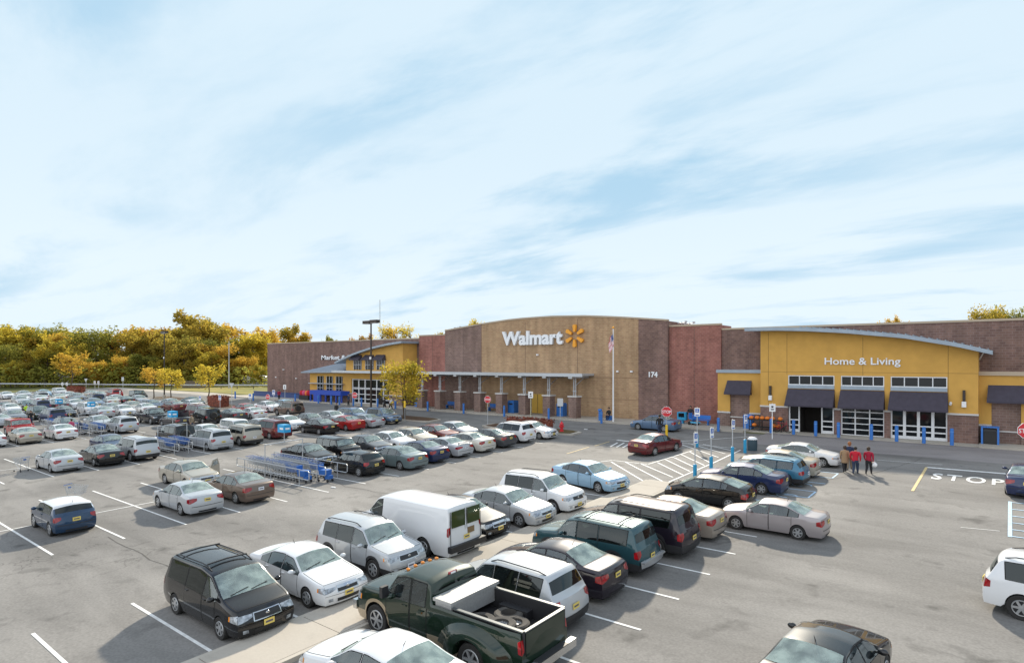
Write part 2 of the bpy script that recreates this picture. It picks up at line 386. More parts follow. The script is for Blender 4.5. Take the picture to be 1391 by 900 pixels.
L2((1372, 681), (1372, 729), .14)
for i in range(6): x, y = G(1372, 682 + i * 9.2); line(mb, (x, y), (x + 2.4, y), .09, 0, .018)
# wheelchair stalls beside the sign poles
for yy in (32.4, 35.9, 38.2, 41.6):
    line(mb, (-13.6, yy), (-7.9, yy), .09)
    if yy in (35.9, 41.6): line(mb, (-7.9, yy - 1.6), (-7.9, yy), .09); line(mb, (-13.6, yy - 1.6), (-7.9, yy - 1.6), .09)
for yy in (34.2, 37.2):
    n = 14; ring = [(-8.9 + .5 * math.cos(2 * PI * i / n), yy + .42 * math.sin(2 * PI * i / n)) for i in range(n)]
    for a, b in zip(ring[:11], ring[1:12]): line(mb, a, b, .09)
    line(mb, (-8.9, yy + .3), (-9.8, yy + .2), .09); line(mb, (-9.8, yy + .2), (-9.9, yy - .3), .09); line(mb, (-9.9, yy - .3), (-9.3, yy - .4), .09)
struct(mb, 'blue_stall_markings', paint_b)

# STOP painted on the road (reads from the driver side of the lane)
def text_mesh(txt, size, depth=0, bold=0.0, space=1.0):
    cu = bpy.data.curves.new('txt', 'FONT'); cu.body = txt; cu.size = size; cu.extrude = depth; cu.offset = bold
    cu.align_x = 'CENTER'; cu.space_character = space; cu.resolution_u = 3
    o = bpy.data.objects.new('txt', cu); C.objects.link(o); bpy.context.view_layer.update()
    me = bpy.data.meshes.new_from_object(o.evaluated_get(bpy.context.evaluated_depsgraph_get())); bpy.data.objects.remove(o); return me
sx, sy = G(1313, 652); me = text_mesh('STOP', 2.35, 0, .05, 1.3); me.materials.clear(); me.materials.append(paint_w)
for v in me.vertices:
    x, y = v.co.x * .50, v.co.y * 1.0
    X, Y = sx + x, sy - .55 + y * 1.1
    v.co = (X, Y, gz(X, Y) + .016)
tag(link('stop_lettering', me), kind='structure')
# tar cracks
mb = MB()
for pts in ([(150, 728), (172, 742), (195, 752), (223, 768), (250, 774)], [(325, 610), (380, 625), (470, 660), (510, 668), (560, 672), (640, 660)], [(1120, 652), (1200, 640), (1260, 620)]):
    q = []
    for a, b in zip(pts, pts[1:]):
        A, B = Vector(G(*a)), Vector(G(*b)); n = max(2, int((B - A).length / .8))
        for i in range(n): p = A.lerp(B, i / n); q.append((p.x + random.uniform(-.12, .12), p.y + random.uniform(-.12, .12)))
    for a, b in zip(q, q[1:]): line(mb, a, b, random.uniform(.02, .05), 0, .007)
struct(mb, 'tar_cracks', crack_m)

# ------------------------------------------------------------------ store building (one thing)
store = empty('store_building', (0, 0, ZB)); Z0 = 0.05
tag(store, 'long brick and ochre superstore with curved parapet, white lettering and metal canopy', 'store')
YW = 61.0
def part(mb, name, m, parent=store, **kw): return mb.build(name, m, parent, **kw)
# wall bays in (x0,x1, y of face, height, material, name)
def bay(x0, x1, yf, h, m, name='brick_wall', cap=True, depth=3):
    mb = MB(); mb.b2(x0, x1, yf, yf + depth, 0, h); o = part(mb, name, m)
    if cap: c = MB(); c.b2(x0 - .03, x1 + .03, yf - .07, yf + .3, h, h + .17); c.build('parapet_cap', cap_m, o)
    return o
bay(-106.6, -65.3, 61.2, 9.65, brick_purple)
bay(-65.3, -60.0, 60.7, 10.0, brick_red)
# curved central parapet, three colours
def arch_z(x):
    pts = [(-60, 10.55), (-53.4, 11.2), (-48, 11.6), (-42.5, 11.68), (-37.3, 11.5), (-32.6, 11.12), (-27.5, 10.6)]
    for (a, za), (b, zb) in zip(pts, pts[1:]):
        if a <= x <= b:
            t = (x - a) / (b - a); t = t; return za + (zb - za) * t
    return pts[0][1] if x < -60 else pts[-1][1]
for x0, x1, m, yf in ((-60, -53.37, brick_brown, YW - .45), (-53.37, -30.84, brick_tan, YW - .42), (-30.84, -27.5, brick_purple, YW - .47)):
    n = 10; xs = [x0 + (x1 - x0) * i / n for i in range(n + 1)]
    mb = MB(); mb.prism([(x0, 0), (x1, 0)] + [(x, arch_z(x)) for x in reversed(xs)], yf, yf + 6); o = part(mb, 'brick_wall', m, fixn=True)
    c = MB(); c.prism([(x, arch_z(x) + .002) for x in xs] + [(x, arch_z(x) + .18) for x in reversed(xs)], yf - .08, yf + .4); c.build('parapet_cap', cap_m, o, fixn=True)
bay(-27.5, -22.05, 60.95, 10.0, brick_red)
bay(-22.05, 26, 61.15, 9.5, brick_purple)
mb = MB(); mb.b2(-106.4, 26, 63.9, 180, 0, 9.0); part(mb, 'roof_deck', trim_m)
# recessed masonry bands visible on the tan wall
mb = MB(); mb.b2(-53.3, -30.9, YW - .46, YW - .425, 4.6, 4.66); mb.b2(-53.3, -30.9, YW - .45, YW - .425, 2.2, 2.26); part(mb, 'scoring_band', mat('tan scoring', (.33, .21, .12), .9))
# service door
mb = MB(); mb.b2(-45.1, -43.4, YW - .5, YW - .44, .15, 2.45); mb.b2(-44.27, -44.23, YW - .52, YW - .505, .15, 2.45, 1); part(mb, 'service_door', [ochre2, dark_steel])
# big sign
def wall_text(name, txt, xl, xr, zbase, y, cap_h, m, bold=0, parent=None, depth=.06, squash=None):
    me = text_mesh(txt, 1, 0.08, bold)
    xs = [v.co.x for v in me.vertices]; zs = [v.co.y for v in me.vertices]; w = max(xs) - min(xs); x0 = min(xs)
    k = (xr - xl) / w; kz = squash or k
    for v in me.vertices: v.co = ((v.co.x - x0) * k + xl, y - v.co.z / .08 * depth, v.co.y * kz + zbase)
    me.materials.clear(); me.materials.append(m); return link(name, me, parent or store)
wall_text('sign_lettering', 'Walmart', -49.65, -40.5, 8.5, YW - .62, 1.8, letter_w, .035, squash=2.28, depth=.16)
mb = MB()
for k in range(6):
    a = PI / 2 + k * PI / 3; d_ = Vector((math.cos(a), 0, math.sin(a))); c = Vector((-38.85, YW - .66, 9.35)) + d_ * .88; p = Vector((-d_.z, 0, d_.x))
    pr = [c - d_ * .42 + p * .13, c - d_ * .42 - p * .13, c + d_ * .30 - p * .23, c + d_ * .42 - p * .12, c + d_ * .42 + p * .12, c + d_ * .30 + p * .23]
    mb.prism([(v.x, v.z) for v in pr], YW - .78, YW - .5)
part(mb, 'starburst_emblem', spark_m, fixn=True)
wall_text('house_number', '174', -29.6, -28.6, 4.75, YW - .5, .5, letter_w, .03, depth=.05)
# lamps and fittings on the brick
for x, z in ((-44.2, 7.2), (-33.3, 5.3), (-31.6, 5.3), (-25.0, 5.3), (-24.0, 5.2), (-26, 5.25), (-101, 5.0), (-92, 3.9), (-103.5, 3.6), (-97, 3.5)):
    mb = MB(); mb.box((x, 60.4 if -60 < x < -27 else 61.1, z), (.22, .25, .18)); part(mb, 'wall_lamp', white_m)

# canopy with brick piers
can = []
mb = MB(); mb.b2(-80.4, -36.4, 56.9, 61, 4.78, 5.02); mb.b2(-80.6, -35.6, 56.78, 56.9, 4.72, 5.06)
part(mb, 'canopy_roof', mat('canopy metal', (.50, .53, .56), .35, .3))
colx = [-61.6, -58.2, -54.6, -51.2, -47.7, -44.2, -40.7, -37.2]
for x in colx:
    mb = MB(); mb.b2(x - .5, x + .5, 57.3, 58.3, .05, 2.45); o = part(mb, 'brick_pier', brick_brown)
    c = MB(); c.b2(x - .58, x + .58, 57.22, 58.38, 2.45, 2.6); c.build('pier_cap', trim_m, o)
    c = MB(); c.cyl((x - .12, 57.8, 2.6), (x - .12, 57.8, 4.7), .07); c.cyl((x + .12, 57.8, 2.6), (x + .12, 57.8, 4.7), .07); c.box((x, 57.8, 3.1), (.42, .2, .12)); c.build('steel_post', steel, o)
    c = MB(); c.b2(x - .09, x + .09, 56.9, 60.9, 4.5, 4.77); c.box((x, 57.0, 4.62), (.5, .3, .22), mi=1); c.cyl((x, 57.8, 3.6), (x, 59.8, 4.6), .05); c.build('canopy_bracket', [steel, galv], o)

# right entrance: ochre block with three glazed bays
YF = 58.8
def arch2(x):
    pts = [(-18.7, 9.45), (-16, 9.42), (-13.4, 9.28), (-10.5, 9.03), (-6.3, 8.5), (-2.9, 7.78), (-.7, 7.15)]
    for (a, za), (b, zb) in zip(pts, pts[1:]):
        if a <= x <= b: return za + (zb - za) * (x - a) / (b - a)
    return pts[-1][1] if x > -5 else pts[0][1]
openings = [(-15.2, -11.45), (-10.95, -7.75), (-7.3, -3.5)]
zbrk, zwin = 2.22, (4.28, 5.14)
mb = MB(); top = 5.14; xs_ = [-17.6] + [v for o in openings for v in o] + [-1.58]
for i in range(0, len(xs_), 2): mb.b2(xs_[i], xs_[i + 1], YF, 61.1, zbrk + .06, 5.14)
n = 24; xs = [-17.6 + 16.02 * i / n for i in range(n + 1)]
mb.prism([(-17.6, 5.141), (-1.58, 5.141)] + [(x, arch2(x) - .3) for x in reversed(xs)], YF, 64)
part(mb, 'stucco_wall', ochre, fixn=True)
for i in range(0, len(xs_), 2):
    mb = MB(); mb.b2(xs_[i], xs_[i + 1], YF - .04, 61.1, 0, zbrk); o = part(mb, 'brick_base', brick_purple)
    c = MB(); c.b2(xs_[i] - .03, xs_[i + 1] + .03, YF - .1, YF + .2, zbrk, zbrk + .14); c.build('stone_cap', trim_m, o)
xs = [-18.7 + 18.0 * i / 36 for i in range(37)]
mb = MB(); mb.prism([(x, arch2(x) - .3) for x in xs] + [(x, arch2(x)) for x in reversed(xs)], YF - 1.1, YF - .02)
mb.prism([(x, arch2(x) - .02) for x in xs] + [(x, arch2(x)) for x in reversed(xs)], YF - .02, 64.5)
for i in range(0, 26):
    x = -14 + i * .52
    if x < -.9: mb.b2(x, x + .05, YF - 1.1, 64.5, arch2(x) - .01, arch2(x) + .09)
part(mb, 'curved_metal_roof', metal_roof, fixn=True)
wall_text('sign_lettering', 'Home & Living', -12.2, -6.6, 6.1, YF - .06, .7, letter_w, .012, depth=.04, squash=.84)
for bi, (a, b) in enumerate(openings):
    mb = MB(); mb.b2(a, b, YF + .16, YF + .2, 4.28, 5.14); w = part(mb, 'transom_window', dark_glass)
    c = MB(); c.b2(a, b, YF + .02, YF + .14, 4.28, 4.36); c.b2(a, b, YF + .02, YF + .14, 5.06, 5.14)
    for k in range(5): x = a + (b - a) * k / 4; x = min(max(x, a + .04), b - .04); c.b2(x - .035, x + .035, YF + .025, YF + .135, 4.36, 5.06)
    c.build('window_frame', white_frame, w)
    mb = MB(); mb.b2(a, b, YF - .06, YF + .3, 3.98, 4.28); part(mb, 'metal_sill', metal_roof)
    mb = MB(); mb.add([(a - .04, YF - .02, 3.92), (b + .02, YF - .02, 3.92), (b + .06, YF - 1.0, 2.55), (a - .08, YF - 1.0, 2.55), (b + .06, YF - 1.0, 2.42), (a - .08, YF - 1.0, 2.42), (a - .08, YF - .02, 2.42), (b + .06, YF - .02, 2.42)],
        [(3, 2, 1, 0), (5, 4, 2, 3), (0, 6, 5, 3), (1, 2, 4, 7), (6, 7, 4, 5), (0, 1, 7, 6)]); part(mb, 'awning', awn_m)
    mb = MB(); mb.b2(a, b, YF + .1, 61.1, 2.62, 4.0); part(mb, 'header_panel', ochre)
    # glazing below
    zt, zb_ = 2.6, .12
    if bi == 1:
        mb = MB(); mb.b2(a + .05, b - .05, YF + .2, YF + .24, zb_, zt); w = part(mb, 'shop_window', dark_glass)
        c = MB()
        for k in range(4): x = a + (b - a) * k / 3; x = min(max(x, a + .04), b - .04); c.b2(x - .045, x + .045, YF + .08, YF + .19, zb_, zt)
        for k in range(6): z = zb_ + (zt - zb_) * k / 5; z = min(max(z, zb_ + .04), zt - .04); c.b2(a, b, YF + .09, YF + .185, z - .035, z + .035)
        c.build('window_frame', white_frame, w)
    else:
        cells = [(a + .05, a + .95, 1), (a + .95, b - 1.05, 0), (b - 1.05, b - .05, 1)] if bi == 0 else [(a + (b - a) * k / 4, a + (b - a) * (k + 1) / 4, 1) for k in range(4)]
        for x0, x1, glz in cells:
            if not glz:
                mb = MB(); mb.b2(x0, x1, YF + 2.0, YF + 2.05, 0.1, zt); mb.b2(x0, x1, YF + .3, YF + 2, .101, .11); mb.b2(x0, x0 + .03, YF + .3, YF + 2, .12, zt); mb.b2(x1 - .03, x1, YF + .3, YF + 2, .12, zt); part(mb, 'open_doorway', dark_in); continue
            mb = MB(); mb.b2(x0 + .03, x1 - .03, YF + .2, YF + .24, zb_, zt); dd = part(mb, 'glass_door', dark_glass)
            c = MB()
            for x in (x0 + .05, x1 - .05): c.b2(x - .05, x + .05, YF + .06, YF + .19, zb_, zt)
            for z, t in ((zb_ + .12, .12), (.72, .05), (1.18, .05), (zt - .04, .04)): c.b2(x0 + .1, x1 - .1, YF + .07, YF + .185, z - t, z + t)
            c.build('door_frame', white_frame, dd)
        mb = MB(); mb.b2(a, b, YF - .02, YF + .2, 2.42, 2.62); part(mb, 'door_header', white_frame)
for x in (-16.7, -2.45):
    mb = MB(); mb.b2(x - .09, x + .09, YF - .2, YF - .02, 3.3, 4.15); o = part(mb, 'wall_sconce', dark_steel)
    c = MB(); c.b2(x - .14, x + .14, YF - .24, YF - .03, 2.85, 3.28); c.build('sconce_lens', white_m, o)
mb = MB(); mb.cyl((-1.25, YF - .9, 7.0), (-1.5, YF + .2, 6.5), .05); mb.cyl((-1.25, YF - .9, 7.0), (-1.2, YF + .3, 7.1), .05); part(mb, 'gutter_bracket', steel)
mb = MB(); mb.cyl((-3.3, YF - .02, 3.15), (-3.3, YF - .3, 3.05), .1); part(mb, 'security_camera', white_m)

joint = mat('control joint', (.20, .115, .035), .9)
for x, z0, z1 in ((-15.3, 5.2, 8.9), (-9.3, 5.2, 8.4), (-3.45, 2.4, 7.6), (-16.9, 2.4, 9.0)):
    mb = MB(); mb.b2(x - .015, x + .015, YF - .004, YF + .01, z0, z1); part(mb, 'control_joint', joint)
mb = MB(); mb.b2(-17.55, -1.6, YF - .004, YF + .01, 5.42, 5.445); part(mb, 'control_joint', joint)
jb = mat('brick joint', (.09, .065, .055), .9)
for x, yf, zt in ((-46.2, YW - .42, 11.3), (-38.6, YW - .42, 11.4), (-24.8, 60.95, 9.9), (-56.6, YW - .45, 10.6), (-98, 61.2, 9.6), (-89, 61.2, 9.6), (2, 61.15, 9.4), (-62.6, 60.7, 9.9)):
    mb = MB(); mb.b2(x - .02, x + .02, yf - .004, yf + .01, .1, zt - .1); part(mb, 'control_joint', jb)
# side wings with blind niches and small awnings
def wing(x0, x1, na, nb, aw0, aw1, ztop=5.28):
    Y = 59.8
    mb = MB()
    for a, b in ((x0, na), (nb, x1)):
        if b > a + .05: mb.b2(a, b, Y, 61.2, 1.55, 3.3)
    mb.b2(x0, x1, Y, 61.2, 3.301, ztop); part(mb, 'stucco_wall', ochre)
    mb = MB()
    for a, b in ((x0, na), (nb, x1)):
        if b > a + .05: mb.b2(a, b, Y - .02, 61.2, 0, 1.4)
    mb.b2(na, nb, Y + .12, 61.2, 0, 3.3); o = part(mb, 'brick_base', brick_brown)
    c = MB()
    for a, b in ((x0, na), (nb, x1)):
        if b > a + .05: c.b2(a - .02, b + .02, Y - .08, Y + .2, 1.4, 1.54)
    c.b2(na, nb, Y + .03, Y + .14, 1.0, 1.1); c.build('stone_cap', trim_m, o)
    mb = MB(); mb.b2(x0 - .1, x1, Y - .15, 61.2, ztop, ztop + .3); part(mb, 'wing_cap', metal_roof if x0 < -10 else cap_m)
    mb = MB(); mb.add([(aw0, Y - .02, 4.55), (aw1, Y - .02, 4.55), (aw1 + .08, Y - .8, 3.35), (aw0 - .08, Y - .8, 3.35), (aw1 + .08, Y - .8, 3.22), (aw0 - .08, Y - .8, 3.22), (aw0, Y - .02, 3.22), (aw1, Y - .02, 3.22)],
        [(3, 2, 1, 0), (5, 4, 2, 3), (0, 6, 5, 3), (1, 2, 4, 7), (6, 7, 4, 5), (0, 1, 7, 6)]); part(mb, 'awning', awn_m)
wing(-21.95, -17.6, -20.75, -18.9, -21.0, -18.7)
wing(-1.58, 5.0, -.8, .95, -1.0, 1.6)

# left entrance (market side)
YM = 58.5
def arch3(x):
    pts = [(-81.0, 6.35), (-79, 6.95), (-76, 7.75), (-72.5, 8.45), (-69, 8.95), (-65.6, 9.25)]
    for (a, za), (b, zb) in zip(pts, pts[1:]):
        if a <= x <= b: return za + (zb - za) * (x - a) / (b - a)
    return pts[-1][1] if x > -66 else pts[0][1]
mb = MB(); n = 12; xs = [-79.3 + 13 * i / n for i in range(n + 1)]
mb.prism([(-79.3, 3.8), (-66.3, 3.8)] + [(x, arch3(x) - .25) for x in reversed(xs)], YM, 61.3)
mb.b2(-79.3, -78.0, YM, 61.3, 1.5, 3.8); mb.b2(-69.2, -66.3, YM, 61.3, 1.5, 3.8); part(mb, 'stucco_wall', ochre, fixn=True)
for a_, b_ in ((-79.3, -78.0), (-69.2, -66.3)):
    mb = MB(); mb.b2(a_, b_, YM - .03, 61.3, 0, 1.5); o = part(mb, 'brick_base', brick_brown)
    c = MB(); c.b2(a_ - .05, b_ + .05, YM - .1, YM + .2, 1.5, 1.63); c.build('stone_cap', trim_m, o)
xs = [-81 + 15.4 * i / 16 for i in range(17)]
mb = MB(); mb.prism([(x, arch3(x) - .27) for x in xs] + [(x, arch3(x)) for x in reversed(xs)], YM - .9, 61.6); part(mb, 'curved_metal_roof', metal_roof, fixn=True)
for x in (-76.4, -73.6, -71.0):
    mb = MB(); mb.b2(x - .95, x + .95, YM - .04, YM + .02, 5.2, 6.95); w = part(mb, 'upper_window', dark_glass)
    c = MB()
    for q in (-.9, -.3, .3, .9): c.b2(x + q - .04, x + q + .04, YM - .09, YM - .045, 5.2, 6.95)
    c.b2(x - .94, x + .94, YM - .085, YM - .05, 5.9, 5.97); c.build('window_frame', steel, w)
    mb = MB(); mb.add([(x - 1, YM - .05, 7.4), (x + 1, YM - .05, 7.4), (x + 1.15, YM - .8, 6.75), (x - 1.15, YM - .8, 6.75), (x + 1.15, YM - .8, 6.6), (x - 1.15, YM - .8, 6.6), (x - 1.15, YM - .05, 6.6), (x + 1.15, YM - .05, 6.6)],
        [(3, 2, 1, 0), (5, 4, 2, 3), (0, 6, 5, 3), (1, 2, 4, 7), (6, 7, 4, 5)]); part(mb, 'awning', awn_m)
mb = MB(); mb.b2(-78, -69.2, YM + .3, YM + .35, .1, 3.8); w = part(mb, 'shop_window', dark_glass)
c = MB()
for x in (-77.9, -76.4, -74.9, -73.5, -72.2, -70.7, -69.3): c.b2(x - .08, x + .08, YM + .15, YM + .29, .1, 3.8)
for z in (.2, .8, 1.5, 2.3, 2.45, 3.7): c.b2(-78, -69.2, YM + .17, YM + .28, z - .05, z + .05)
c.build('window_frame', white_frame, w)
mb = MB(); mb.b2(-72.1, -70.8, YM + .1, YM + .14, .12, 2.25); part(mb, 'open_doorway', dark_in)
# low side pavilion
mb = MB(); mb.b2(-89.2, -79.31, YM + .2, 61.3, 1.5, 4.75); part(mb, 'stucco_wall', ochre)
mb = MB(); mb.b2(-89.25, -79.31, YM + .15, 61.3, 0, 1.5); part(mb, 'brick_base', brick_brown)
mb = MB(); mb.add([(-90.6, YM - .6, 4.72), (-79.31, YM - .6, 4.95), (-79.31, 61.3, 6.2), (-84.0, 61.3, 6.3), (-90.6, 61.3, 5.1), (-90.6, YM - .6, 4.55), (-79.31, YM - .6, 4.72)],
    [(0, 1, 2, 3), (0, 3, 4), (0, 5, 6, 1), (4, 5, 0)]); part(mb, 'lean_to_roof', metal_roof)
for x in (-86.2, -83.7, -81.2):
    mb = MB(); mb.b2(x - .8, x + .8, YM + .12, YM + .19, 1.65, 4.1); w = part(mb, 'window', dark_glass)
    c = MB()
    for q in (-.76, 0, .76): c.b2(x + q - .05, x + q + .05, YM + .07, YM + .12, 1.65, 4.1)
    c.b2(x - .8, x + .8, YM + .075, YM + .115, 2.2, 2.28); c.build('window_frame', steel, w)
mb = MB(); mb.b2(-88.9, -79.9, YM - .35, YM + .12, 2.85, 2.98); part(mb, 'sun_shelf', steel)
wall_text('sign_lettering', 'Market & Pharmacy', -89.4, -75.5, 6.75, 61.05, .8, letter_w, .012, squash=1.0)
# rooftop fittings
for x, y, z in ((-58.5, 61.5, 10.8), (-27, 63, 10.3), (-26.2, 63.2, 10.2), (-52, 62, 11.3)):
    mb = MB(); mb.cyl((x, y, z - .8), (x, y, z + .35), .04); mb.cyl((x - .45, y, z + .2), (x + .4, y, z + .2), .03); mb.box((x - .5, y, z + .2), (.3, .2, .16)); mb.box((x + .45, y, z + .3), (.22, .2, .2)); part(mb, 'roof_floodlight', steel)
# dark blue low screen along the left wall
mb = MB(); mb.b2(-108.5, -89.6, 59.6, 59.7, .05, .95); mb.b2(-108.5, -89.6, 59.5, 59.8, .95, 1.05)
tag(mb.build('blue_screen_fence', mat('navy screen', (.04, .07, .20), .6)), 'long low dark blue screen along the far left brick wall', 'fence').location = (0, 0, ZB)
# ------------------------------------------------------------------ cars
def interp(pts, u):
    if u <= pts[0][0]: return pts[0][1]
    for (a, za), (b, zb) in zip(pts, pts[1:]):
        if u <= b: t = (u - a) / (b - a + 1e-9); return za + (zb - za) * t
    return pts[-1][1]
def smooth_fn(pts, w=.018):
    def f(u): return sum(interp(pts, u + w * k / 2) * c for k, c in ((-2, 1), (-1, 2), (0, 3), (1, 2), (2, 1))) / 9
    return f
SP = {
 'sedan': dict(L=4.72, W=1.80, H=1.45, T=[(0, .70), (.03, .80), (.27, .99), (.415, 1.40), (.54, 1.455), (.67, 1.42), (.845, 1.10), (.97, 1.06), (1, .98)],
   B=[(0, .66), (.05, .74), (.27, .90), (.85, .98), (1, .93)], k=.47, ws=(.275, .415), rw=(.665, .84), wins=[(.30, .505), (.52, .69), (.70, .79)], doors=[(.30, .51), (.515, .73)], axles=(.185, .79), ra=.36, wr=.315,
   tail=(.68, .92, .60, .045), head=(.56, .72, .52, .05), rail=0),
 'coupe': dict(L=4.6, W=1.78, H=1.38, T=[(0, .66), (.03, .76), (.28, .95), (.43, 1.33), (.54, 1.38), (.65, 1.35), (.85, 1.04), (.97, 1.0), (1, .92)],
   B=[(0, .62), (.05, .70), (.27, .86), (.85, .95), (1, .88)], k=.47, ws=(.285, .43), rw=(.65, .84), wins=[(.31, .58), (.595, .76)], doors=[(.30, .60)], axles=(.19, .79), ra=.36, wr=.32,
   tail=(.66, .86, .45, .045), head=(.54, .68, .5, .05), rail=0, wing=1),
 'hatch': dict(L=3.9, W=1.72, H=1.50, T=[(0, .72), (.03, .84), (.22, 1.02), (.38, 1.44), (.55, 1.50), (.84, 1.46), (.95, 1.06), (1, .95)],
   B=[(0, .68), (.05, .76), (.25, .92), (.95, 1.02), (1, .93)], k=.36, ws=(.225, .38), rw=(.86, .945), wins=[(.26, .49), (.505, .70), (.715, .83)], doors=[(.26, .50), (.505, .72)], axles=(.18, .82), ra=.35, wr=.31,
   tail=(.70, .95, .68, .04), head=(.58, .76, .52, .06), rail=0),
 'mini': dict(L=3.85, W=1.72, H=1.42, T=[(0, .74), (.03, .88), (.26, 1.00), (.36, 1.36), (.5, 1.42), (.88, 1.39), (.97, 1.0), (1, .9)],
   B=[(0, .70), (.05, .84), (.25, .92), (.95, .97), (1, .88)], k=.26, ws=(.265, .36), rw=(.895, .965), wins=[(.285, .55), (.565, .86)], doors=[(.28, .56)], axles=(.17, .83), ra=.35, wr=.32,
   tail=(.66, .88, .72, .035), head=(.62, .80, .5, .07), rail=0, roofcol=1),
 'fastback': dict(L=4.35, W=1.75, H=1.46, T=[(0, .70), (.03, .78), (.17, .96), (.40, 1.42), (.52, 1.46), (.70, 1.40), (.93, 1.12), (.97, 1.08), (1, .85)],
   B=[(0, .64), (.05, .72), (.2, .88), (.93, 1.02), (1, .80)], k=.40, ws=(.18, .39), rw=(.72, .92), wins=[(.24, .48), (.495, .70), (.71, .78)], doors=[(.25, .49), (.495, .73)], axles=(.18, .81), ra=.36, wr=.315,
   tail=(.60, .85, .68, .05), head=(.60, .78, .5, .08), rail=0),
 'suv': dict(L=4.55, W=1.84, H=1.73, T=[(0, .86), (.03, .98), (.245, 1.12), (.375, 1.64), (.5, 1.72), (.90, 1.67), (.975, 1.12), (1, 1.0)],
   B=[(0, .82), (.05, .92), (.25, 1.03), (.97, 1.08), (1, .98)], k=.30, ws=(.25, .375), rw=(.91, .97), wins=[(.275, .47), (.485, .68), (.695, .88)], doors=[(.27, .475), (.48, .695)], axles=(.19, .80), ra=.40, wr=.355,
   tail=(.74, 1.0, .74, .035), head=(.70, .86, .56, .05), rail=1, clad=1),
 'bigsuv': dict(L=5.05, W=1.95, H=1.88, T=[(0, .95), (.025, 1.07), (.25, 1.2), (.35, 1.78), (.45, 1.86), (.93, 1.83), (.985, 1.2), (1, 1.05)],
   B=[(0, .9), (.05, 1.02), (.25, 1.12), (.98, 1.16), (1, 1.02)], k=.22, ws=(.255, .35), rw=(.94, .98), wins=[(.275, .44), (.455, .64), (.655, .90)], doors=[(.27, .45), (.455, .65)], axles=(.18, .79), ra=.43, wr=.385,
   tail=(.72, 1.02, .80, .03), head=(.78, .95, .6, .04), rail=1, clad=1),
 'boxsuv': dict(L=4.5, W=1.86, H=1.78, T=[(0, .92), (.02, 1.03), (.25, 1.12), (.34, 1.68), (.42, 1.76), (.95, 1.75), (.99, 1.15), (1, 1.0)],
   B=[(0, .88), (.05, .99), (.25, 1.06), (.98, 1.1), (1, .98)], k=.17, ws=(.255, .34), rw=(.955, .985), wins=[(.275, .45), (.47, .66), (.68, .92)], doors=[(.27, .46), (.465, .67)], axles=(.18, .80), ra=.42, wr=.37,
   tail=(.72, .96, .84, .03), head=(.72, .88, .6, .04), rail=1, clad=1),
 'minivan': dict(L=4.85, W=1.88, H=1.75, T=[(0, .78), (.03, .90), (.165, 1.08), (.36, 1.64), (.5, 1.74), (.93, 1.70), (.98, 1.10), (1, .98)],
   B=[(0, .74), (.05, .84), (.2, 1.0), (.98, 1.07), (1, .96)], k=.28, ws=(.175, .355), rw=(.935, .978), wins=[(.235, .40), (.415, .64), (.655, .90)], doors=[(.24, .41), (.415, .655)], axles=(.18, .80), ra=.36, wr=.32,
   tail=(.76, 1.02, .72, .03), head=(.60, .78, .52, .06), rail=1),
 'van': dict(L=5.7, W=2.0, H=2.08, T=[(0, .98), (.02, 1.08), (.15, 1.26), (.27, 1.98), (.35, 2.06), (.985, 2.04), (.997, 1.9), (1, 1.5)],
   B=[(0, .92), (.05, 1.02), (.15, 1.16), (.3, 1.2), (1, 1.2)], k=.13, ws=(.155, .265), rw=None, wins=[(.185, .32)], doors=[(.18, .33)], axles=(.16, .765), ra=.42, wr=.37,
   tail=(.95, 1.3, .88, .012), head=(.72, .9, .6, .03), rail=0),
 'pickup': dict(L=5.4, W=1.88, H=1.78, T=[(0, .95), (.02, 1.05), (.24, 1.15), (.32, 1.68), (.4, 1.78), (.57, 1.76), (.60, 1.22), (1, 1.18)],
   B=[(0, .9), (.05, 1.0), (.25, 1.08), (.6, 1.12), (1, 1.1)], k=.22, ws=(.245, .32), rw=(.575, .598), wins=[(.26, .42), (.435, .545)], doors=[(.26, .43), (.435, .56)], axles=(.17, .78), ra=.43, wr=.38,
   tail=(.76, 1.0, .8, .02), head=(.76, .92, .6, .04), rail=0, clad=1, bed=(.615, .985)),
 'jeep': dict(L=4.1, W=1.82, H=1.80, T=[(0, 1.0), (.02, 1.08), (.30, 1.14), (.37, 1.72), (.42, 1.8), (.97, 1.78), (.995, 1.2), (1, 1.0)],
   B=[(0, .96), (.05, 1.03), (.3, 1.08), (1, 1.0)], k=.08, ws=(.305, .37), rw=(.972, .99), wins=[(.33, .50), (.52, .70), (.72, .94)], doors=[(.32, .51), (.515, .72)], axles=(.16, .80), ra=.46, wr=.41,
   tail=(.8, .98, .86, .02), head=(.82, .98, .5, .02), rail=0, clad=1, spare=1),
}
SP['wagon'] = dict(SP['suv'], L=4.6, H=1.55, T=[(0, .74), (.03, .84), (.26, 1.0), (.39, 1.46), (.5, 1.54), (.90, 1.48), (.975, 1.06), (1, .92)], B=[(0, .70), (.05, .78), (.25, .92), (.97, 1.0), (1, .9)], tail=(.70, .92, .70, .04), head=(.58, .74, .52, .05), ra=.37, wr=.33)
SP['xbox'] = dict(SP['hatch'], L=3.95, H=1.64, T=[(0, .86), (.03, .96), (.20, 1.05), (.29, 1.56), (.36, 1.63), (.93, 1.62), (.985, 1.08), (1, .95)], k=.16, ws=(.205, .285), rw=(.94, .98), B=[(0, .82), (.05, .9), (.22, .97), (.98, 1.02), (1, .92)], wins=[(.22, .46), (.475, .70), (.715, .90)])
SP['suvspare'] = dict(SP['boxsuv'], spare=1)

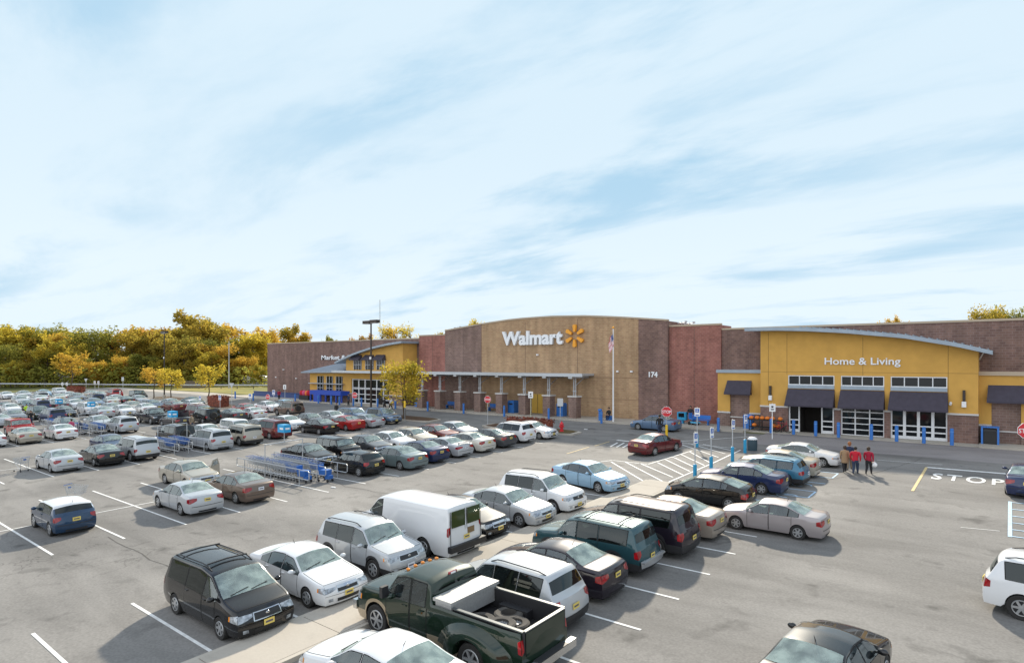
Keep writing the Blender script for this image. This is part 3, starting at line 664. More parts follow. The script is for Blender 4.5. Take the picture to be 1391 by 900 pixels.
COL = {'white': ((.72, .73, .74), 0), 'silver': ((.48, .50, .52), .35), 'black': ((.005, .005, .006), 0), 'dark grey': ((.07, .075, .085), .3), 'grey': ((.20, .21, .23), .3),
 'gold': ((.42, .385, .32), .35), 'tan': ((.33, .285, .24), .35), 'rosy gold': ((.36, .325, .325), .35), 'brown': ((.16, .115, .09), .4), 'pale blue': ((.30, .47, .62), .25), 'blue': ((.014, .045, .10), .3), 'dark blue': ((.018, .03, .09), .3),
 'teal': ((.025, .075, .09), .3), 'grey green': ((.16, .21, .22), .35), 'bright blue': ((.045, .17, .27), .3), 'maroon': ((.12, .012, .014), .2), 'red': ((.35, .012, .012), .1), 'dark green': ((.008, .022, .012), .1), 'steel blue': ((.12, .19, .30), .35),
 'dark purple': ((.016, .012, .020), .2), 'pearl': ((.60, .585, .53), .15)}
PAINT = {}
def paint(c):
    if c not in PAINT:
        PAINT[c] = mat(c + ' car paint', COL[c][0], .40, COL[c][1], .95, spec=.1, coat_ior=1.58)
    return PAINT[c]
def glass(name, tint, ior, pale_sheen=0, fc=(.7, .85, .78)):
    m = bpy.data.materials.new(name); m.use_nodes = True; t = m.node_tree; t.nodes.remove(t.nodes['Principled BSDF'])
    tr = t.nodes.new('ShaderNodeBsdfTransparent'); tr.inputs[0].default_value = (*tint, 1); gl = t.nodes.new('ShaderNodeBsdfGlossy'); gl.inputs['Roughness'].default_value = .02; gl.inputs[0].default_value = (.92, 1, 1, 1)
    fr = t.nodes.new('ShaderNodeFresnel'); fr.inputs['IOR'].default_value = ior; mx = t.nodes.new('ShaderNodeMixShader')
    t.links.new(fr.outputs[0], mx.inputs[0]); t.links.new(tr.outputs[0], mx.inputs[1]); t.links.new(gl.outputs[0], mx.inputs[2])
    df = t.nodes.new('ShaderNodeBsdfDiffuse'); df.inputs[0].default_value = (*fc, 1); m2 = t.nodes.new('ShaderNodeMixShader'); nz = t.nodes.new('ShaderNodeTexNoise'); nz.inputs['Scale'].default_value = 3.2; nz.inputs['Detail'].default_value = 4  # pale diffuse painted into the glass for reflected sky and lit cabin
    tcx = t.nodes.new('ShaderNodeTexCoord'); t.links.new(tcx.outputs['Object'], nz.inputs['Vector']); rg = t.nodes.new('ShaderNodeMapRange'); rg.inputs[1].default_value = .3; rg.inputs[2].default_value = .7; rg.inputs[3].default_value = pale_sheen * .45; rg.inputs[4].default_value = pale_sheen * 1.5
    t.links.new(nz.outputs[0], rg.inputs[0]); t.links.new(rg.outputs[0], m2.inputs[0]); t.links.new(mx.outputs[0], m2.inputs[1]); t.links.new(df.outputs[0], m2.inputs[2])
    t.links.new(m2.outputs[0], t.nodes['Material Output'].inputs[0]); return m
glass_m = glass('clear side glass', (.66, .78, .76), 2.0, .02, (.5, .65, .75))
tint_m = glass('privacy glass', (.07, .09, .085), 1.65)
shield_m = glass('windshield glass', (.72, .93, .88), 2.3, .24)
seat_mats = [mat('charcoal seats', (.035, .035, .04), .85), mat('beige seats', (.26, .21, .15), .85), mat('grey seats', (.13, .135, .14), .85)]
cabin_m = mat('cabin plastic', (.022, .023, .025), .7)
seam_m = mat('panel gap', (.008, .008, .008), .8)
lightred = mat('tail lamp', (.30, .006, .010), .12, coat=.8, var=.45, scale=7)
headl = mat('head lamp', (.34, .37, .40), .1, .3, 1.0, var=.6, scale=9)
amber = mat('amber lamp', (.75, .25, .02), .2)
chrome = mat('chrome', (.62, .63, .64), .16, .95)
grille_m = mat('grille', (.02, .02, .02), .4)
alloy = mat('wheel alloy', (.46, .47, .48), .3, .6)
plate_y = mat('yellow number plate', (.72, .56, .14), .5)
plate_w = mat('pale number plate', (.72, .74, .78), .5)
trimk = mat('black trim', (.022, .022, .024), .55)
tan_low = mat('tan lower paint', (.33, .26, .17), .35, .2, .6)

class Shape:
    def __init__(s, sp):
        s.sp = sp; s.L, s.W = sp['L'], sp['W']; s.T = smooth_fn(sp['T'], .005 if sp.get('bed') else .014); s.B = smooth_fn(sp['B'], .03); s.k = sp['k']; s.zs = .20 + (.06 if sp.get('clad') else 0)
        s.bow = .13 if sp['L'] < 5.3 else .08; s.T0, s.T1 = s.T(0), s.T(1)
    def half(s, u):
        p = 1
        if u < .13: p -= .10 * ((.13 - u) / .13) ** 2
        if u > .88: p -= .075 * ((u - .88) / .12) ** 2
        return s.W / 2 * p
    def low(s, u):
        z = s.zs; r = s.sp['ra']
        for a in s.sp['axles']:
            dx = (u - a) * s.L
            if abs(dx) < r: z = max(z, s.sp['wr'] + math.sqrt(r * r - dx * dx) * 1.0)
        return z
    def ylow(s, u, z):
        B = s.B(u); t = max(0, min(1, (z - s.zs) / (B - s.zs))); h = s.half(u)
        f = 1 - .06 * (1 - t / .5) ** 2 if t < .5 else 1 - .035 * ((t - .5) / .5) ** 2
        return h * f
    def corner(s, u):
        T, B = s.T(u), s.B(u); h = max(.015, T - B); yb = s.half(u) * .965
        zc = T - min(.075, .30 * h); return yb - .025 - s.k * max(0, h - .06), zc, yb, B, T
    def yside(s, u, z):
        B = s.B(u)
        if z <= B: return s.ylow(u, z)
        yc, zc, yb, B, T = s.corner(u); return yb + (yc - yb) * (z - B) / (zc - B)
    def ztop(s, u, y):
        yc, zc, yb, B, T = s.corner(u); return T - (T - zc) * (y / yc) ** 2
    def pt(s, u, y, z):
        g = max(-1, min(1, (.5 - u) * 2.4)); x = s.L / 2 - u * s.L - s.bow * g * (y / (s.W / 2)) ** 2
        def off(z, T, a, b): return a * ((z - .48) / (T - .48)) ** 2 if z > .48 else b * ((.48 - z) / .3) ** 2
        if u < .09: x -= (1 - u / .09) ** 2 * off(min(z, s.T0), s.T0, .13, .07)
        if u > .91: x += (1 - (1 - u) / .09) ** 2 * off(min(z, s.T1), s.T1, .09, .06)
        return (x, y, z)
    def section(s, u):
        lo = s.low(u); B = s.B(u); pts = [(s.ylow(u, lo + (B - lo) * j / 6), lo + (B - lo) * j / 6) for j in range(7)]
        yc, zc, yb, B, T = s.corner(u)
        pts += [(yb + (yc - yb) * t, B + (zc - B) * t) for t in (.3, .6, .86)]
        c1 = (yc * .97, zc + (T - zc) * .03 - .006 * 0); pts.append(((yb + (yc - yb) * .96) * .992, zc - (zc - B) * .02)); pts += [(yc * q, T - (T - zc) * q * q) for q in (.93, .75, .5, .25)] + [(0, T)]
        return pts
    def body(s, paintm, low=None, roof=None):
        us = {i / 44 for i in range(45)}
        for a in s.sp['axles']:
            r = s.sp['ra'] / s.L
            for i in range(13): us.add(a + r * math.cos(PI * i / 12) * .9999)
        for key in ('ws', 'rw'):
            if s.sp.get(key): us |= set(s.sp[key]); us |= {s.sp[key][0] + .008, s.sp[key][1] - .006}
        keep = set()
        for a_, b_ in s.sp['wins']: keep |= {a_, b_}
        for key in ('ws', 'rw'):
            if s.sp.get(key): keep |= {s.sp[key][0] + .008, s.sp[key][1] - .006}
        us = {u for u in us if all(abs(u - k) > .003 for k in keep)} | keep
        def hole(um, i):
            if 6 <= i <= 8 and any(a_ < um < b_ for a_, b_ in s.sp['wins']): return True
            if i >= 11:
                for key in ('ws', 'rw'):
                    if s.sp.get(key) and s.sp[key][0] + .008 < um < s.sp[key][1] - .006: return True
            return False
        us |= {.004, .012, .03, .97, .988, .996}
        us = sorted(u for u in us if 0 <= u <= 1); ded = [us[0]]
        for u in us[1:]:
            if u - ded[-1] > .0025 or u in keep: ded.append(u)
        us = ded; us[-1] = 1.0; mb = MB(); lowm = 2 if low else 0
        bed = s.sp.get('bed')
        for sd in (1, -1):
            rows = [[s.pt(u, y * sd, z) for y, z in s.section(u)] for u in us]
            n = len(rows[0]); vs = [p for r in rows for p in r]; fs = []; o = len(mb.v); mb.v += vs
            for j in range(len(us) - 1):
                for i in range(n - 1):
                    um = (us[j] + us[j + 1]) / 2
                    if (bed and i >= 9 and bed[0] < um < bed[1]) or hole(um, i): continue
                    a = o + j * n + i; f = (a, a + 1, a + n + 1, a + n) if sd < 0 else (a + n, a + n + 1, a + 1, a)
                    mi = lowm if (low and i < 2) else (3 if (roof and i >= 9 and s.sp['ws'][1] - .01 < um < s.sp['rw'][0] + .01) else 0)
                    mb.f.append(f); mb.m.append(mi)
            # wheel wells and sill return
            rin = []
            for u in us:
                lo = s.low(u); y = s.ylow(u, lo); rin.append([s.pt(u, sd * y, lo), s.pt(u, sd * (y - .03), lo - .012), s.pt(u, sd * (y - .34), lo - .015)])
            mb.grid(rin, 1, flip=sd > 0)
        # end caps
        for u, sg in ((0, 1), (1, -1)):
            sec = s.section(u); rows = []
            for y, z in sec: rows.append([s.pt(u, y * q, z) for q in (1, .8, .55, .28, 0, -.28, -.55, -.8, -1)])
            k = 2 if low else 0
            o = len(mb.v); n = 9; mb.v += [p for r in rows for p in r]
            for j in range(len(rows) - 1):
                for i in range(n - 1):
                    a = o + j * n + i; f = (a, a + 1, a + n + 1, a + n); mb.f.append(f if sg < 0 else f[::-1]); mb.m.append(lowm if (low and j < 2) else 0)
        mb.box((0, 0, s.zs + .14), (s.L * .94, s.W * .60, .16), 0, 1)
            # panel seams
        for sd in (1, -1):
            for a_, b_ in s.sp['wins']:
                fz = lambda q: lambda u: (lambda c_: c_[3] + (c_[1] - c_[3]) * q)(s.corner(u))
                s.side(a_ - .006, b_ + .006, lambda u: s.B(u) - .004, lambda u: s.B(u) + .022, sd, .003, 10, 1, 1, mb); s.side(a_ - .004, b_ + .004, fz(.86), fz(.92), sd, .003, 10, 1, 1, mb)
                for e in (a_ - .006, b_): s.side(e, e + .006, lambda u: s.B(u), fz(.9), sd, .003, 1, 4, 1, mb)
        for u in {q for d_ in s.sp['doors'] for q in d_}:
            for sd in (1, -1): s.strip(mb, u - .0018, u + .0018, s.low(u) + .05, s.B(u) - .01, sd, .0025, 1)
        if s.T0 < 1.2:   # front and rear lid seams
            rows = [[s.pt(u, yq * s.corner(u)[0] * .92, s.ztop(u, abs(yq) * s.corner(u)[0] * .92) + .003) for yq in [q / 5 for q in range(-5, 6)]] for u in (.036, .0405)]; mb.grid(rows, 1, flip=True)
            for zf in (.50, .512): pass
            s.cap(0, -1, 1, .485, .495, .003, 10, 1, mb=mb, mi=1)
        for sd in (1, -1):   # bonnet shut line
            rows = []
            for i in range(8):
                u = .035 + (s.sp['ws'][0] - .04) * i / 7; yc = s.corner(u)[0] * .92; rows.append([s.pt(u, sd * yc, s.ztop(u, yc) + .003), s.pt(u, sd * (yc - .018), s.ztop(u, yc - .018) + .003)])
            mb.grid(rows, 1, flip=sd > 0)
        return mb
    def strip(s, mb, u0, u1, z0, z1, sd, off, mi=0, n=6, m=1):
        rows = []
        for j in range(n + 1):
            z = z0 + (z1 - z0) * j / n; r = []
            for i in range(m + 1):
                u = u0 + (u1 - u0) * i / m; p = s.pt(u, s.yside(u, z), z); r.append((p[0], sd * (p[1] + off), z))
            rows.append(r)
        mb.grid(rows, mi, flip=sd < 0)
    def side(s, u0, u1, zlo, zhi, sd, off=.004, nx=10, nz=4, mi=0, mb=None):
        mb = mb or MB(); rows = []
        for i in range(nx + 1):
            u = u0 + (u1 - u0) * i / nx; a, b = zlo(u), zhi(u); b = max(b, a + .001); r = []
            for j in range(nz + 1): z = a + (b - a) * j / nz; p = s.pt(u, s.yside(u, z), z); r.append((p[0], sd * (p[1] + off), z))
            rows.append(r)
        mb.grid(rows, mi, flip=sd > 0); return mb
    def top(s, u0, u1, q, off=.004, nx=8, ny=10, mi=0, mb=None, y0=None, y1=None):
        mb = mb or MB(); rows = []
        for i in range(nx + 1):
            u = u0 + (u1 - u0) * i / nx; yc = s.corner(u)[0] * q; r = []
            for j in range(ny + 1):
                y = yc * (2 * j / ny - 1); p = s.pt(u, y, s.ztop(u, y)); du = .01
                nx_ = Vector((s.T(u + du) - s.T(u - du), 0, 2 * du * s.L)).normalized(); r.append((p[0] + nx_.x * off, p[1], p[2] + nx_.z * off))
            rows.append(r)
        mb.grid(rows, mi); return mb
    def cap(s, end, f0, f1, z0, z1, off=.006, n=6, m=2, mb=None, mi=0, tp=0):
        mb = mb or MB(); rows = []; sg = 1 if end == 0 else -1; fm = min(abs(f0), abs(f1))
        for j in range(m + 1):
            r = []
            for i in range(n + 1):
                fr = abs(f0 + (f1 - f0) * i / n); k = tp * (1 - (fr - fm) / (1.001 - fm)) ** 1.5 if tp else 0
                za = z0 + (z1 - z0) * k; z = za + (z1 - za) * j / m; ye = s.yside(end, min(z, s.T(end) - .01)); y = ye * (f0 + (f1 - f0) * i / n); p = s.pt(end, y, z); r.append((p[0] + sg * off, y, z))
            rows.append(r)
        mb.grid(rows, mi, flip=(end == 1)); return mb

def mkmesh(mb, name, mats, smooth=True, angle=38, merge=True):
    return mb.mesh(name, mats, smooth=smooth, merge=merge, angle=angle)
WH = {}
def wheel_meshes(r):
    if r in WH: return WH[r]
    t = MB(); w = .105; ri = r * .64
    t.lathe([(ri, -w * .8), (r * .93, -w), (r * .99, -w * .8), (r, -w * .5), (r, w * .5), (r * .99, w * .8), (r * .93, w), (ri, w * .8)], n=22, axis='y')
    q = MB(); q.lathe([(ri * 1.02, -w * .8), (ri * .93, -w * .9), (ri * .9, -w * .55), (.001, -w * .5)], n=22, axis='y', mi=1)
    q.lathe([(ri * 1.02, -w * .8), (ri * .98, -w * .95), (ri * .88, -w * .92)], n=22, axis='y')
    for i in range(6):
        a = 2 * PI * i / 6; c, s_ = math.cos(a), math.sin(a); px, pz = -s_, c
        pts = [(c * .03 + px * .035, s_ * .03 + pz * .035), (c * .03 - px * .035, s_ * .03 - pz * .035), (c * ri * .93 - px * .028, s_ * ri * .93 - pz * .028), (c * ri * .93 + px * .028, s_ * ri * .93 + pz * .028)]
        q.add([(x, -w * .9, z) for x, z in pts] + [(x, -w * .6, z) for x, z in pts], [(0, 1, 2, 3), (0, 4, 5, 1), (1, 5, 6, 2), (2, 6, 7, 3), (3, 7, 4, 0)])
    q.lathe([(.06, -w * .7), (.055, -w * .95), (.001, -w * .97)], n=10, axis='y')
    WH[r] = (t.mesh('tyre', rubber, smooth=True), q.mesh('rim', [alloy, trimk], smooth=True, fixn=True)); return WH[r]

PROTO = {}
def car_meshes(kind, col, clad, plate):
    key = (kind, col, clad, plate)
    if key in PROTO: return PROTO[key]
    sp = SP[kind]; s = Shape(sp); P_ = paint(col); items = []   # (name, mesh, loc, children)
    clad = clad or (trimk if (sp.get('clad') and col not in ('white',)) else None)
    roofc = paint('white') if sp.get('roofcol') else None
    bm_ = s.body(P_, clad, roofc)
    items.append(('body', mkmesh(bm_, 'body', [P_, seam_m, clad or P_, roofc or P_]), []))
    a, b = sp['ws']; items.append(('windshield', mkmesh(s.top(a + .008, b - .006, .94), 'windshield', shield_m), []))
    if sp['rw']:
        a, b = sp['rw']; items.append(('rear_window', mkmesh(s.top(a + .008, b - .006, .94), 'rear_window', tint_m if sp.get('rail') or kind in ('hatch', 'mini', 'xbox', 'jeep') else shield_m), []))
    for sd in (1, -1):
        for (a, b) in sp['wins']:
            def zhi(u): yc, zc, yb, B, T = s.corner(u); return B + (zc - B) * .88
            def zlo(u): return s.B(u)
            # keep windows under the roof line: skip slivers
            items.append(('side_window', mkmesh(s.side(a, b, zlo, zhi, sd), 'side_window', tint_m if (sp.get('rail') and a > .4 and kind != 'wagon') else glass_m), []))
        for (a, b) in sp['doors']:
            ch = []; hm = MB(); u = b - .03; z = s.B(u) - .10; p = s.pt(u, s.yside(u, z), z); hm.box((p[0], sd * (p[1] + .02), z), (.17, .035, .03))
            ch.append(('door_handle', hm.mesh('door_handle', P_ if kind not in ('jeep', 'pickup') else trimk)))
            items.append(('door', mkmesh(s.side(a + .003, b - .003, lambda u: s.low(u) + .07 if s.low(u) > s.zs + .01 else s.zs + .12, lambda u: s.B(u) - .012, sd, .0045), 'door', P_), ch))
        # mirrors
        mm = MB(); u = sp['ws'][0] + .065; z = s.B(u) + .09; p = s.pt(u, s.half(u), z); mm.sphere((p[0], sd * (s.half(u) + .09), z), .1, sc_=(.75, 1.15, .75)); mm.box((p[0], sd * (s.half(u)), z - .03), (.06, .12, .05))
        items.append(('mirror', mm.mesh('mirror', P_ if sd < 5 else P_, smooth=True), []))
        z0, z1, f, su = sp['tail']; tl = s.cap(1, sd * f, sd * 1.0, z0, min(z1, s.T(1) - .02), .007, tp=.5) if sd > 0 else s.cap(1, -1.0, -f, z0, min(z1, s.T(1) - .02), .007, tp=.5)
        s.side(1 - su, 1.0, lambda u: z0 + (1 - u) / su * .03, lambda u: z1 - (1 - u) / su * .05, sd, .007, 5, 2, mb=tl)
        items.append(('taillight', tl.mesh('taillight', lightred, smooth=True), []))
        z0, z1, f, su = sp['head']; hl = s.cap(0, sd * f, sd * 1.0, z0, min(z1, s.T(0) - .01), .007, tp=.55) if sd > 0 else s.cap(0, -1.0, -f, z0, min(z1, s.T(0) - .01), .007, tp=.55)
        s.side(0, su, lambda u: z0 + u / su * .03, lambda u: z1 + .02 - u / su * .02, sd, .007, 5, 2, mb=hl)
        mk = MB(); s.side(su, su + .012, lambda u: z0 + .04, lambda u: z1 - .01, sd, .008, 2, 1, mb=mk)
        items.append(('headlight', hl.mesh('headlight', headl, smooth=True), [('marker_lamp', mk.mesh('marker_lamp', amber))]))
        if sp.get('rail'):
            rr = MB(); pts = []
            for i in range(9):
                u = sp['ws'][1] + .05 + (sp['rw'][0] - sp['ws'][1] - .08) * i / 8; yc = s.corner(u)[0] * .86; zt = s.ztop(u, yc) + (.055 if 0 < i < 8 else .0); p = s.pt(u, sd * yc, zt); pts.append(p)
            rr.path(pts, .018, 5)
            items.append(('roof_rail', rr.mesh('roof_rail', trimk), []))
    z0, z1, f, su = sp['head']
    gs = s.cap(0, -f + .02, f - .02, z0 - .025, z1 + .01, .005); items.append(('grille_surround', gs.mesh('grille_surround', chrome if kind in ('minivan', 'sedan', 'suv', 'boxsuv', 'crew') else P_), []))
    g = s.cap(0, -f + .06, f - .06, z0 - .0, z1 - .01, .008); items.append(('grille', g.mesh('grille', grille_m), [('badge', (lambda q: (q.sphere((s.pt(0, 0, z1 - .07)[0] + .012, 0, (z0 + z1) / 2), .06, sc_=(.25, 1.1, .8)), q)[1])(MB()).mesh('badge', chrome, smooth=True))]))
    for sd in (1, -1):
        fg = s.cap(0, .68 if sd > 0 else -.86, .86 if sd > 0 else -.68, s.zs + .10, s.zs + .20, .008, 4, 2); items.append(('fog_lamp', fg.mesh('fog_lamp', headl), []))
    li = s.cap(0, -.5, .5, s.zs + .06, s.zs + .17, .008); items.append(('lower_intake', li.mesh('lower_intake', grille_m), []))
    for end, zz in ((0, .47), (1, min(.82, s.T(1) - .2) if not sp.get('bed') else .55)):
        if end == 1 and kind in ('minivan', 'suv', 'bigsuv', 'boxsuv', 'hatch', 'xbox', 'suvspare', 'mini', 'fastback'): zz = .72
        q = MB(); p = s.pt(end, 0, zz); sg = 1 if end == 0 else -1; q.box((p[0] + sg * .02, 0, zz), (.012, .31, .16)); q.box((p[0] + sg * .028, 0, zz), (.004, .22, .05), 0, 1)
        items.append(('number_plate', q.mesh('number_plate', [plate_y if plate else plate_w, mat_char]), []))
    # cabin: floor, dash, seats with head rests, wheel
    q = MB(); xw = s.L / 2 - sp['ws'][0] * s.L; rear = (sp['rw'][0] if sp['rw'] else .6); xr_ = s.L / 2 - (rear + (.10 if sp['k'] > .4 else .0)) * s.L; ww = s.W * .80; zf = s.B(.45) - .38
    if sp.get('bed'): xr_ = s.L / 2 - (sp['rw'][0] - .005) * s.L
    q.box(((xw + xr_) / 2, 0, zf), (xw - xr_ - .1, ww, .05), 0, 0); q.box((xw - .42, 0, zf + .20), (.36, ww * .98, .30), 0, 0)
    q.lathe([(.17, 0), (.185, .012), (.17, .024), (.17, 0)], (xw - .70, .36, zf + .30), 12, 'x', 0)
    zs_ = s.B(.45) - .30; xs1 = xw - 1.32; rows_ = [xs1] + ([xs1 - .95] if (xs1 - 1.3 > xr_) else []) + ([xs1 - 1.8] if (sp.get('rail') and xs1 - 2.1 > xr_) else [])
    for xx in rows_:
        for sy in (-.36, .36):
            q.box((xx, sy, zs_ + .17), (.16, .48, .62), 0, 1, .85); q.box((xx + .25, sy, zs_ - .02), (.5, .48, .14), 0, 1); q.box((xx - .03, sy, zs_ + .54), (.10, .25, .16), 0, 1)
    items.append(('cabin_interior', q.mesh('cabin_interior', [cabin_m, seat_mats[1 if col in ('gold', 'tan', 'dark green', 'teal', 'pearl') else (2 if col in ('white', 'silver', 'rosy gold', 'pale blue') else 0)]]), []))
    # bumper line
    q = MB(); s.cap(1, -.9, .9, .50, .525, .006, 8, 1, mb=q); s.cap(1, -.55, .55, s.zs + .02, s.zs + .10, .006, 8, 1, mb=q); items.append(('bumper_trim', q.mesh('bumper_trim', trimk), []))
    q = MB(); q.path([s.pt(sp['ws'][0] + .012, -.6, s.ztop(sp['ws'][0] + .012, .6) + .02), s.pt(sp['ws'][0] + .03, -.05, s.ztop(sp['ws'][0] + .03, .05) + .025)], .012, 4)
    q.path([s.pt(sp['ws'][0] + .012, .0, s.ztop(sp['ws'][0] + .012, .0) + .02), s.pt(sp['ws'][0] + .03, .55, s.ztop(sp['ws'][0] + .03, .55) + .025)], .012, 4)
    items.append(('wiper', q.mesh('wiper', trimk), []))
    if not sp.get('rail') and kind in ('sedan', 'coupe', 'hatch', 'mini'):
        q = MB(); u = (sp['rw'][0] - .03); p = s.pt(u, 0, s.T(u)); q.cyl(p, (p[0] - .09, 0, p[2] + .14), .012, 4, .004); items.append(('aerial', q.mesh('aerial', trimk), []))
    if sp.get('wing'):
        q = MB(); p = s.pt(.97, 0, s.T(.97)); q.box((p[0] + .05, 0, p[2] + .13), (.2, 1.35, .03)); q.box((p[0] + .05, .6, p[2] + .06), (.1, .03, .14)); q.box((p[0] + .05, -.6, p[2] + .06), (.1, .03, .14)); items.append(('spoiler', q.mesh('spoiler', P_), []))
    if sp.get('spare'):
        q = MB(); p = s.pt(1, 0, .95); q.lathe([(.02, -.22), (.33, -.22), (.37, -.17), (.37, -.03), (.33, .0), (.02, 0)], (p[0] - .0, .1, 1.0), 18, axis='x'); items.append(('spare_wheel', q.mesh('spare_wheel', rubber, smooth=True, fixn=True), []))
    if sp.get('bed'):
        u0, u1 = sp['bed']; q = MB(); x0, x1 = s.L / 2 - u1 * s.L, s.L / 2 - u0 * s.L; yw = s.W / 2 - .13
        q.box(((x0 + x1) / 2, 0, .72), (x1 - x0, yw * 2, .05)); q.box((x1 + .02, 0, .92), (.05, yw * 2, .5)); q.box((x0 - .02, 0, .92), (.05, yw * 2, .5))
        for sd in (1, -1): q.box(((x0 + x1) / 2, sd * yw, .92), (x1 - x0 + .05, .05, .44))
        items.append(('cargo_bed', q.mesh('cargo_bed', trimk), []))
    PROTO[key] = (s, items); return PROTO[key]
mat_char = mat('plate characters', (.10, .09, .12), .6)

def make_car(kind, col, x, y, hd, label, group=None, name=None, clad=None, plate=1, skip=(), cat=None):
    s, items = car_meshes(kind, col, clad, plate)
    nm = name or {'sedan': 'sedan', 'coupe': 'coupe', 'hatch': 'hatchback', 'mini': 'hatchback', 'fastback': 'hatchback', 'suv': 'suv', 'bigsuv': 'suv', 'boxsuv': 'suv', 'suvspare': 'suv', 'minivan': 'minivan', 'van': 'cargo_van', 'pickup': 'pickup_truck', 'jeep': 'off_road_car', 'wagon': 'estate_car', 'xbox': 'hatchback'}[kind]
    root = empty(nm, (x, y, gz(x, y) + .004), hd, y < YS); tag(root, label, cat or 'car', group or 'parked cars in the lot')
    for n_, me, ch in items:
        if n_ in skip: continue
        o = link(n_, me, root)
        for cn, cm in ch: link(cn, cm, o)
    tm, rm = wheel_meshes(s.sp['wr'])
    for a in s.sp['axles']:
        for sd in (1, -1):
            p = s.pt(a, s.half(a) * 1.0, .3); o = link('wheel', tm, root); o.location = (p[0], sd * (s.half(a) - .10), s.sp['wr'] - .005)
            if sd > 0: o.rotation_euler = (0, 0, PI)
            link('rim', rm, o)
    return root, s

ORD = {'A': 'first row left of the walkway', 'B': 'row on the right of the walkway', 'Cr': 'second double row, near side', 'Cl': 'second double row, far side', 'Dr': 'third double row, near side', 'Dl': 'third double row, far side',
       'Er': 'fourth double row, near side', 'El': 'fourth double row, far side', 'Fr': 'fifth double row, near side', 'Fl': 'fifth double row, far side', 'Gr': 'sixth double row, near side', 'Gl': 'sixth double row, far side', 'Hr': 'seventh double row, near side', 'Hl': 'seventh double row, far side', 'I': 'farthest row before the guard rail'}
ROWX = {'A': -18.6, 'B': -11.6, 'Cr': -33.2, 'Cl': -38.9, 'Dr': -52.6, 'Dl': -58.2, 'Er': -72.0, 'El': -78.0, 'Fr': -91.4, 'Fl': -97.2, 'Gr': -110.8, 'Gl': -116.6, 'Hr': -130.2, 'Hl': -136.0, 'I': -150.5}
